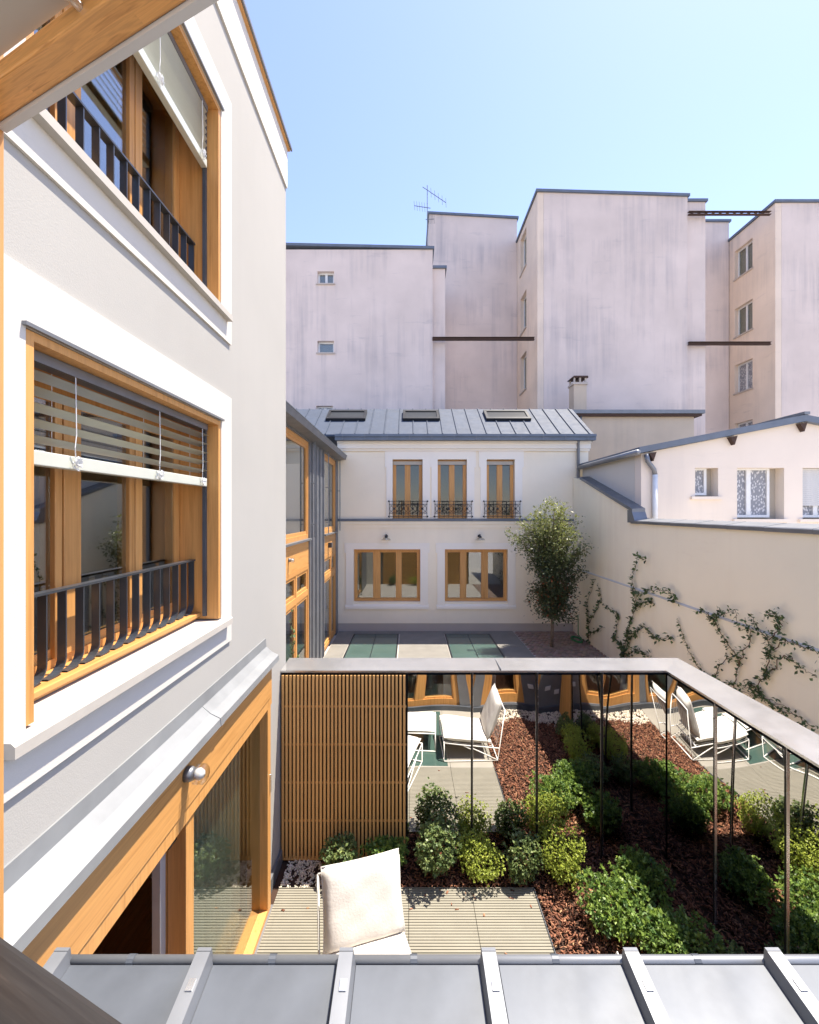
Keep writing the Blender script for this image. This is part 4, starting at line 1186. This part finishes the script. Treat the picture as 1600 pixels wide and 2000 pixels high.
# ================================================================== PLANTS
LEAF = np.array([(0, 0, 0), (.5, .32, .06), (1, 0, -.04), (.5, -.32, .06)], float)
LF = [(0, 1, 2, 3)]
def leaves_mesh(name, pos, out, length, tones, flat=.5, seed=0, width=1.0):
    """leaves grow from pos, pointing roughly along out with scatter"""
    r = np.random.default_rng(seed); n = len(pos)
    d = out + r.normal(0, flat, (n, 3)); d /= np.linalg.norm(d, axis=1)[:, None] + 1e-9
    s = np.cross(d, r.normal(0, 1, (n, 3)) * .6 + np.array([0, 0, 1.0])); s /= np.linalg.norm(s, axis=1)[:, None] + 1e-9
    u = np.cross(s, d)
    L_ = (length * r.uniform(.65, 1.25, n))[:, None, None]
    lf = LEAF * np.array([1, width, 1])
    V = pos[:, None, :] + L_ * (lf[None, :, 0:1] * d[:, None, :] + lf[None, :, 1:2] * s[:, None, :] + lf[None, :, 2:3] * u[:, None, :])
    return tone_mesh(name, V, LF, tones, 'leaf')
def shrub_lobes(seed, k=6):
    r = np.random.default_rng(seed)
    dirs = r.normal(0, 1, (k, 3)); dirs[:, 2] = np.abs(dirs[:, 2]); dirs /= np.linalg.norm(dirs, axis=1)[:, None]
    return dirs, r.uniform(.10, .26, k)
def shrub(x, y, r, h, kind, label, seed):
    t = thing('shrub', label, 'shrub', (x, y, 0), 'shrubs in the garden bed')
    g_ = np.random.default_rng(seed)
    dirs, am = shrub_lobes(seed, 9)
    nR = {'dark': 800, 'light': 1500, 'mid': 800}[kind]; per = {'dark': 7, 'light': 5, 'mid': 5}[kind]
    ln = {'dark': .036, 'light': .020, 'mid': .034}[kind]
    nR = int(nR * (r / .28) ** 1.6 * (1 + .35 * (h / r - 1.6)))
    P_, O_ = [], []
    v = g_.normal(0, 1, (nR, 3)); v[:, 2] = v[:, 2] * .9 + .25; v /= np.linalg.norm(v, axis=1)[:, None]
    rad = .72 + .10 * np.sin(v[:, 0] * 6 + seed) * np.sin(v[:, 1] * 5 + seed * 2) + (np.maximum(0, v @ dirs.T - .55) * am * 3.0).sum(1)
    dep = g_.uniform(0, 1, nR) ** 2.2 * .38
    rad = rad * (1 - dep)
    # stray shoots poke out of the outline
    st_ = g_.random(nR) < .05; rad[st_] *= g_.uniform(1.05, 1.28, st_.sum())
    c = np.array([x, y, h * .46]); sc = np.array([r, r, h * .52])
    K = 5 if kind == 'dark' else 4
    an_ = g_.uniform(0, 6.28, K) ; lo = np.c_[np.cos(an_) * .33, np.sin(an_) * .33, g_.uniform(-.25, .32, K)]; lo[0] = 0
    ls = g_.uniform(.52, .74, K); ls[0] = .78
    pick = g_.choice(K, nR, p=ls ** 2 / (ls ** 2).sum())
    ctr = c + (lo[pick] + v * (rad * ls[pick])[:, None] * 1.15) * sc
    ctr[:, 2] = np.maximum(ctr[:, 2], .025)
    out = v / sc; out /= np.linalg.norm(out, axis=1)[:, None]
    out = out * .8 + np.array([0, 0, .35])
    base = {'dark': np.array((.10, .19, .055)), 'light': np.array((.34, .42, .075)), 'mid': np.array((.14, .215, .085))}[kind]
    young = {'dark': np.array((.34, .46, .085)), 'light': np.array((.56, .62, .11)), 'mid': np.array((.30, .36, .12))}[kind]
    pos = np.repeat(ctr, per, 0); oo = np.repeat(out, per, 0)
    side = g_.normal(0, 1, (len(pos), 3)); oo = oo * .55 + side / np.linalg.norm(side, axis=1)[:, None] * .75
    mixv = np.repeat(np.clip(g_.normal(.36, .28, nR), 0, 1), per)[:, None]
    tn = (base * (1 - mixv) + young * mixv) * g_.uniform(.75, 1.25, (len(pos), 1))
    if kind == 'mid':
        red = g_.random(len(pos)) < .04; tn[red] = (.20, .07, .04)
    part('foliage', leaves_mesh('foliage', pos, oo, ln, tn, .15, seed, 1.0 if kind != 'dark' else .85), 'leaf', t)
    mb = MB()
    for q in range(9):
        a = 2 * math.pi * q / 9 + g_.uniform(-.3, .3); k_ = g_.uniform(.35, .75)
        mb.tube([(x + .02 * math.cos(a), y + .02 * math.sin(a), -.03), (x + r * .35 * math.cos(a) * k_, y + r * .35 * math.sin(a) * k_, h * .35), (x + r * .75 * math.cos(a) * k_, y + r * .75 * math.sin(a) * k_, h * .72)], [.008, .006, .003], 5)
    part('stems', mb, 'stem_brown', t)
SH = [(-.80, 4.66, .20, .42, 'mid', 'dark green nandina-like shrub at the foot of the timber slats beside the gravel'),
      (-.28, 4.74, .22, .36, 'dark', 'low dark shrub against the slats behind the lounge chair'),
      (.27, 4.66, .23, .62, 'mid', 'tallest loose leafy shrub, where slats and mirror meet'),
      (.72, 4.62, .25, .40, 'light', 'bright yellow-green shrub overhanging the deck edge'),
      (1.20, 4.60, .18, .42, 'mid', 'dark upright shrub at the corner of the deck'),
      (1.66, 4.62, .25, .46, 'light', 'round yellow-green shrub in the mulch by the mirror joint'),
      (1.95, 4.08, .29, .42, 'dark', 'broad dark glossy shrub in the middle of the mulch bed'),
      (2.42, 4.40, .27, .40, 'dark', 'dark glossy shrub in front of the mirror corner'),
      (2.36, 3.72, .28, .38, 'dark', 'dark spreading shrub between the mulch and the side mirror'),
      (2.74, 3.46, .21, .28, 'mid', 'pale green trailing shrub close to the side mirror'),
      (2.70, 3.10, .22, .40, 'light', 'yellow-green shrub along the side mirror'),
      (2.74, 2.66, .20, .40, 'light', 'small yellow-green shrub along the side mirror near the timber slats'),
      (2.78, 2.28, .16, .34, 'mid', 'small dark shrub at the foot of the side timber slats')]
SH += [(-.9, 5.62, .27, .55, 'mid', 'leafy shrub behind the mirror screen near the zinc wing, mirrored in the house window'),
       (.3, 5.65, .30, .50, 'light', 'yellow-green shrub behind the middle of the mirror screen'),
       (1.6, 5.62, .30, .60, 'mid', 'leafy shrub behind the mirror screen near its corner')]
for i, s_ in enumerate(SH):
    lab = s_[5].replace('nandina-like ', '')
    shrub(s_[0], s_[1], s_[2], s_[3], s_[4], lab, 100 + i)

# courtyard tree
def tree(x, y):
    t = thing('young_tree', 'young evergreen tree with a slim trunk and reddish lower leaves', 'tree', (x, y, 0))
    g_ = np.random.default_rng(5)
    mb = MB(); mb.tube([(x, y, -.02), (x + .02, y, .6), (x - .01, y + .02, 1.4), (x + .03, y, 2.4), (x + .05, y, 3.4), (x + .08, y, 4.1)], [.05, .045, .04, .03, .02, .008], 8)
    ctr = []
    # limbs, steep and many
    tips = []
    for k in range(110):
        z0 = g_.uniform(.75, 3.2); a = g_.uniform(0, 6.28)
        up = g_.uniform(.4, 1.15); top = min(4.45, z0 + up)
        lim = float(np.interp(top, [.5, 1.5, 2.4, 3.2, 3.7, 4.1, 4.5], [.55, .64, .90, 1.28, 1.12, .75, .35])) * (.78 + .34 * math.sin(3 * a + 2.1 * z0))
        rr = lim * g_.uniform(.3, 1.0) ** .7
        p0 = Vector((x + .02, y, z0)); p2 = Vector((x + rr * math.cos(a), y + rr * math.sin(a), top)); p1 = (p0 + p2) / 2 + Vector((0, 0, -.08))
        mb.tube([p0, p1, p2], [.014, .009, .003], 5)
        for s in range(8):
            f = .3 + .7 * s / 7
            q = p0.lerp(p1, f * 2) if f < .5 else p1.lerp(p2, f * 2 - 1)
            tips.append((q, f))
    part('trunk', mb, 'tree_bark', t, True)
    for k in range(140):
        z_ = g_.uniform(.8, 4.3); lim = float(np.interp(z_, [.4, .8, 1.5, 2.4, 3.2, 3.7, 4.1, 4.5], [.45, .6, .68, .8, .95, .85, .6, .25]))
        a = g_.uniform(0, 6.28); rr = lim * g_.uniform(.2, 1.0) ** .6
        if z_ > 2.6 and g_.random() < .45: continue
        tips.append((Vector((x + rr * math.cos(a), y + rr * math.sin(a), z_)), 1))
    pos, out, tn = [], [], []
    for q, f in tips:
        m_ = 20
        c = np.array(q) + g_.normal(0, .085, (m_, 3))
        pos.append(c); o = c - np.array([x, y, q.z - .1]); o /= np.linalg.norm(o, axis=1)[:, None]
        out.append(o * .5 + g_.normal(0, .6, (m_, 3)))
        hi = np.clip((q.z - 2.4) / 1.6, 0, 1)  # leaves lighten with height: the sunlit top is painted into their colour
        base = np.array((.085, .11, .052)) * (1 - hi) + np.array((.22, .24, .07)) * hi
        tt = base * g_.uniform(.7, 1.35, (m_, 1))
        if 1.0 < q.z < 2.2:
            rd = g_.random(m_) < .09; tt[rd] = np.array((.30, .09, .035)) * g_.uniform(.7, 1.2)
        tn.append(tt)
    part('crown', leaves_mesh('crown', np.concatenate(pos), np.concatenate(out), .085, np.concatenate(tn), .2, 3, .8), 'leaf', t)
tree(4.22, 12.6)

# climbers on the boundary wall: stems wander over the wall face, leaves in loose pairs
def climber(label, starts, seed, leaf=.075, dens=1.0, wall_x=XR - .035):
    """starts: list of polylines [(y, z), ...] along the wall"""
    g_ = np.random.default_rng(seed)
    y0 = starts[0][0][0]
    t = thing('climbing_plant', label, 'climber', (wall_x, y0, 0), 'climbers on the boundary wall')
    mb = MB(); pos, out = [], []
    for line in starts:
        pts = []
        for i in range(len(line) - 1):
            for s in range(6):
                f = s / 6; pts.append((line[i][0] * (1 - f) + line[i + 1][0] * f, line[i][1] * (1 - f) + line[i + 1][1] * f))
        pts.append(line[-1])
        ps = [Vector((wall_x - .02 - .02 * g_.random(), a + g_.normal(0, .018), b + g_.normal(0, .018))) for a, b in pts]
        n = len(ps); mb.tube(ps, [.008 - .0055 * i / n for i in range(n)], 5)
        for i, p in enumerate(ps):
            f = i / n
            dd = g_.poisson(3.9 * dens * (1.25 - f * .8))
            for q in range(dd):
                pos.append(np.array(p) + g_.normal(0, .035, 3) * np.array([.3, 1, 1])); out.append(np.array([-.6, g_.normal(0, .8), g_.normal(.1, .6)]))
    part('stem', mb, 'stem_brown', t)
    pos = np.array(pos); pos[:, 0] = np.minimum(pos[:, 0], wall_x - .012)
    tn = np.array([(.085, .13, .05)]) * g_.uniform(.5, 1.7, (len(pos), 1))
    part('foliage', leaves_mesh('foliage', pos, np.array(out), leaf, tn, .2, seed, .9), 'leaf', t)
def WP(px, py):
    y = XR * F / (px - 800); return (y, 4 + (1000 - py) * y / F)
def wl(*pts): return [WP(a, b) for a, b in pts]
climber('thin climber beside the downpipe corner', [wl((1152, 1262), (1156, 1215), (1150, 1180), (1168, 1130)), wl((1156, 1215), (1180, 1172), (1172, 1140)), wl((1155, 1240), (1186, 1225))], 21, .10, 1.5)
climber('bushy climber with a tall bare shoot on the boundary wall', [wl((1222, 1285), (1232, 1235), (1248, 1180), (1240, 1130), (1252, 1085), (1270, 1092)), wl((1225, 1270), (1205, 1245), (1215, 1200), (1190, 1185)), wl((1230, 1240), (1265, 1225), (1290, 1250), (1320, 1245)),
        wl((1245, 1160), (1290, 1150), (1322, 1160), (1325, 1175)), wl((1248, 1180), (1270, 1175), (1285, 1180)), wl((1224, 1285), (1250, 1270), (1275, 1280)), wl((1222, 1280), (1236, 1250), (1252, 1238))], 22, .095, 1.7)
climber('wide looping climber along the ledge of the boundary wall', [wl((1395, 1330), (1370, 1300), (1345, 1255), (1330, 1210)), wl((1440, 1345), (1452, 1290), (1425, 1250), (1402, 1215), (1412, 1195), (1445, 1197), (1450, 1225)), wl((1450, 1300), (1475, 1240), (1462, 1205)), wl((1395, 1330), (1425, 1285), (1455, 1270)),
        wl((1402, 1215), (1385, 1192), (1368, 1195)), wl((1395, 1325), (1440, 1345), (1480, 1360))], 23, .07, 1.25)
climber('vigorous climber with a round shoot loop and long runner on the boundary wall', [wl((1505, 1320), (1515, 1260), (1490, 1225), (1475, 1203)), wl((1512, 1250), (1535, 1225), (1533, 1205), (1515, 1198), (1498, 1205)), wl((1512, 1275), (1545, 1250), (1580, 1265), (1610, 1275)), wl((1505, 1320), (1540, 1280), (1570, 1300), (1605, 1322)),
        wl((1505, 1318), (1480, 1345), (1455, 1340)), wl((1480, 1350), (1530, 1385), (1570, 1402), (1610, 1425)), wl((1470, 1335), (1510, 1370), (1545, 1378))], 24, .065, 1.3)
climber('small climber trained up the timber door of the zinc clad wing', [[(8.35, .0), (8.4, 1.0), (8.36, 2.0)], [(8.4, .5), (8.75, .75), (8.9, .95)], [(8.38, 1.2), (8.6, 1.5)], [(8.35, .3), (8.8, .35)]], 25, .085, 1.4, XW + .12)

# garden hose
pts = [(5.2 + .14 * math.cos(t) * (1 + .08 * math.sin(3 * t)), 13.2 + .30 * math.sin(t), .02 + .012 * (t / 6.28)) for t in [6.28 * 4 * j / 60 for j in range(61)]]
pts += [(5.36, 13.5, .12), (5.38, 13.55, .5), (5.37, 13.55, .72)]
o = part('garden_hose', MB().tube(pts, .014, 6), 'hose_green', None, True); tag(o, 'coiled green garden hose on the clay pavers under the downpipe', 'hose')

# ================================================================== FURNITURE
def cushion_mb(w, d, t, seed, n=18):
    r = random.Random(seed); mb = MB(); vs = []; fs = []
    ph = [r.uniform(0, 6.28) for _ in range(6)]
    for side in (1, -1):
        for j in range(n + 1):
            for i in range(n + 1):
                u = -1 + 2 * i / n; v = -1 + 2 * j / n
                puff = max(0, (1 - abs(u) ** 5) * (1 - abs(v) ** 5)) ** .42
                pin = 1 - .035 * (1 - abs(u) ** 2) * (abs(v) > .999) - .035 * (1 - abs(v) ** 2) * (abs(u) > .999)
                wr = .006 * math.sin(7 * u + 4 * v + ph[0]) * puff + .005 * math.sin(11 * v - 5 * u + ph[1]) * puff + .004 * math.sin(17 * u + ph[2]) * abs(v) ** 3
                vs.append((u * w / 2 * pin, v * d / 2 * pin, side * (t / 2 * puff + wr * .3) if puff > 0 else 0))
    k = n + 1; o2 = k * k
    for j in range(n):
        for i in range(n):
            a, b, c, d_ = j * k + i, j * k + i + 1, (j + 1) * k + i + 1, (j + 1) * k + i
            fs.append((a, b, c, d_)); fs.append((o2 + d_, o2 + c, o2 + b, o2 + a))
    mb.add(vs, fs); return mb
def piping(w, d):
    pts = []; n = 12
    for k in range(4 * n):
        q, f = divmod(k, n); t = -1 + 2 * f / n
        u, v = ((t, -1), (1, t), (-t, 1), (-1, -t))[q]
        pin = 1 - .035 * (1 - (u if abs(v) > .999 else v) ** 2)
        pts.append((u * w / 2 * pin, v * d / 2 * pin, 0))
    pts.append(pts[0])
    return MB().tube(pts, .0055, 6)
def lounge(x, y, rot, label, seed):
    t = thing('lounge_chair', label, 'chair', (x, y, .006), 'white outdoor lounge chairs')
    M = Matrix.Translation((x, y, .006)) @ Matrix.Rotation(rot, 4, 'Z')
    def pp(name, mb, mat, smooth=False): return part(name, mb.xf(M), mat, t, smooth)
    w = .70
    seat = cushion_mb(.70, .74, .15, seed); seat.xf(Matrix.Translation((0, -.06, .335)) @ Matrix.Rotation(R(-6), 4, 'X')); sc_ = pp('seat_cushion', seat, 'fabric', True); pip = piping(.70, .74).xf(Matrix.Translation((0, -.06, .335)) @ Matrix.Rotation(R(-6), 4, 'X')); part('piping', pip.xf(M), 'fabric', sc_, True)
    back = cushion_mb(.70, .60, .16, seed + 1); back.xf(Matrix.Translation((0, .36, .615)) @ Matrix.Rotation(R(68), 4, 'X')); bc_ = pp('back_cushion', back, 'fabric', True); pip = piping(.70, .60).xf(Matrix.Translation((0, .36, .615)) @ Matrix.Rotation(R(68), 4, 'X')); part('piping', pip.xf(M), 'fabric', bc_, True)
    for s in (-1, 1):
        xx = s * (w / 2 + .02)
        mb = MB(); mb.tube([(xx, -.43, .30), (xx, -.43, .012), (xx, .42, .012), (xx, .54, .78)], .010, 8); mb.tube([(xx, -.43, .30), (xx, .34, .21), (xx, .45, .20)], .009, 8); mb.tube([(xx, .42, .012), (xx, -.10, .25)], .008, 6); pp('side_frame', mb, 'white_tube', True)
    for (yy, zz) in ((-.43, .30), (-.43, .012), (.42, .012), (.54, .78), (.34, .21)):
        mb = MB(); mb.tube([(-w / 2 - .02, yy, zz), (w / 2 + .02, yy, zz)], .010, 8); pp('cross_bar', mb, 'white_tube', True)
    mb = MB()
    for k in range(9):
        f = -.4 + .8 * k / 8
        mb.tube([(f * w * 1.1, .41, .22), (f * w * 1.1, .54, .775)], .0035, 5)
    pp('back_wires', mb, 'white_tube')
    mb = MB()
    for k in range(9):
        f = -.4 + .8 * k / 8
        mb.tube([(f * w * 1.1, -.43, .295), (f * w * 1.1, .34, .205)], .0035, 5)
    pp('seat_wires', mb, 'white_tube')
lounge(-.30, 3.36, R(17), 'white lounge chair on the ribbed deck with its back to the slats', 40)
lounge(.98, 2.66, R(-92), 'white lounge chair on the smooth terrace beside the glass floor, back to the mulch', 50)
def ottoman(x, y, rot, lab):
    t = thing('ottoman', lab, 'ottoman', (x, y, .004))
    M = Matrix.Translation((x, y, .004)) @ Matrix.Rotation(rot, 4, 'Z')
    w, d = .62, .66
    c = cushion_mb(w, d, .07, 77); part('cushion', c.xf(M @ Matrix.Translation((0, 0, .335))), 'fabric', t, True)
    for s in (-1, 1):
        mb = MB(); mb.tube([(s * w / 2, -d / 2, .30), (s * w / 2, -d / 2, .012), (s * w / 2, d / 2, .012), (s * w / 2, d / 2, .30), (s * w / 2, -d / 2, .30)], .010, 8); part('side_frame', mb.xf(M), 'white_tube', t, True)
    for yy in (-d / 2, d / 2):
        for zz in (.30, .012):
            mb = MB(); mb.tube([(-w / 2, yy, zz), (w / 2, yy, zz)], .010, 8); part('cross_bar', mb.xf(M), 'white_tube', t, True)
ottoman(.14, 2.42, R(4), 'white ottoman standing on the garden glass floor')
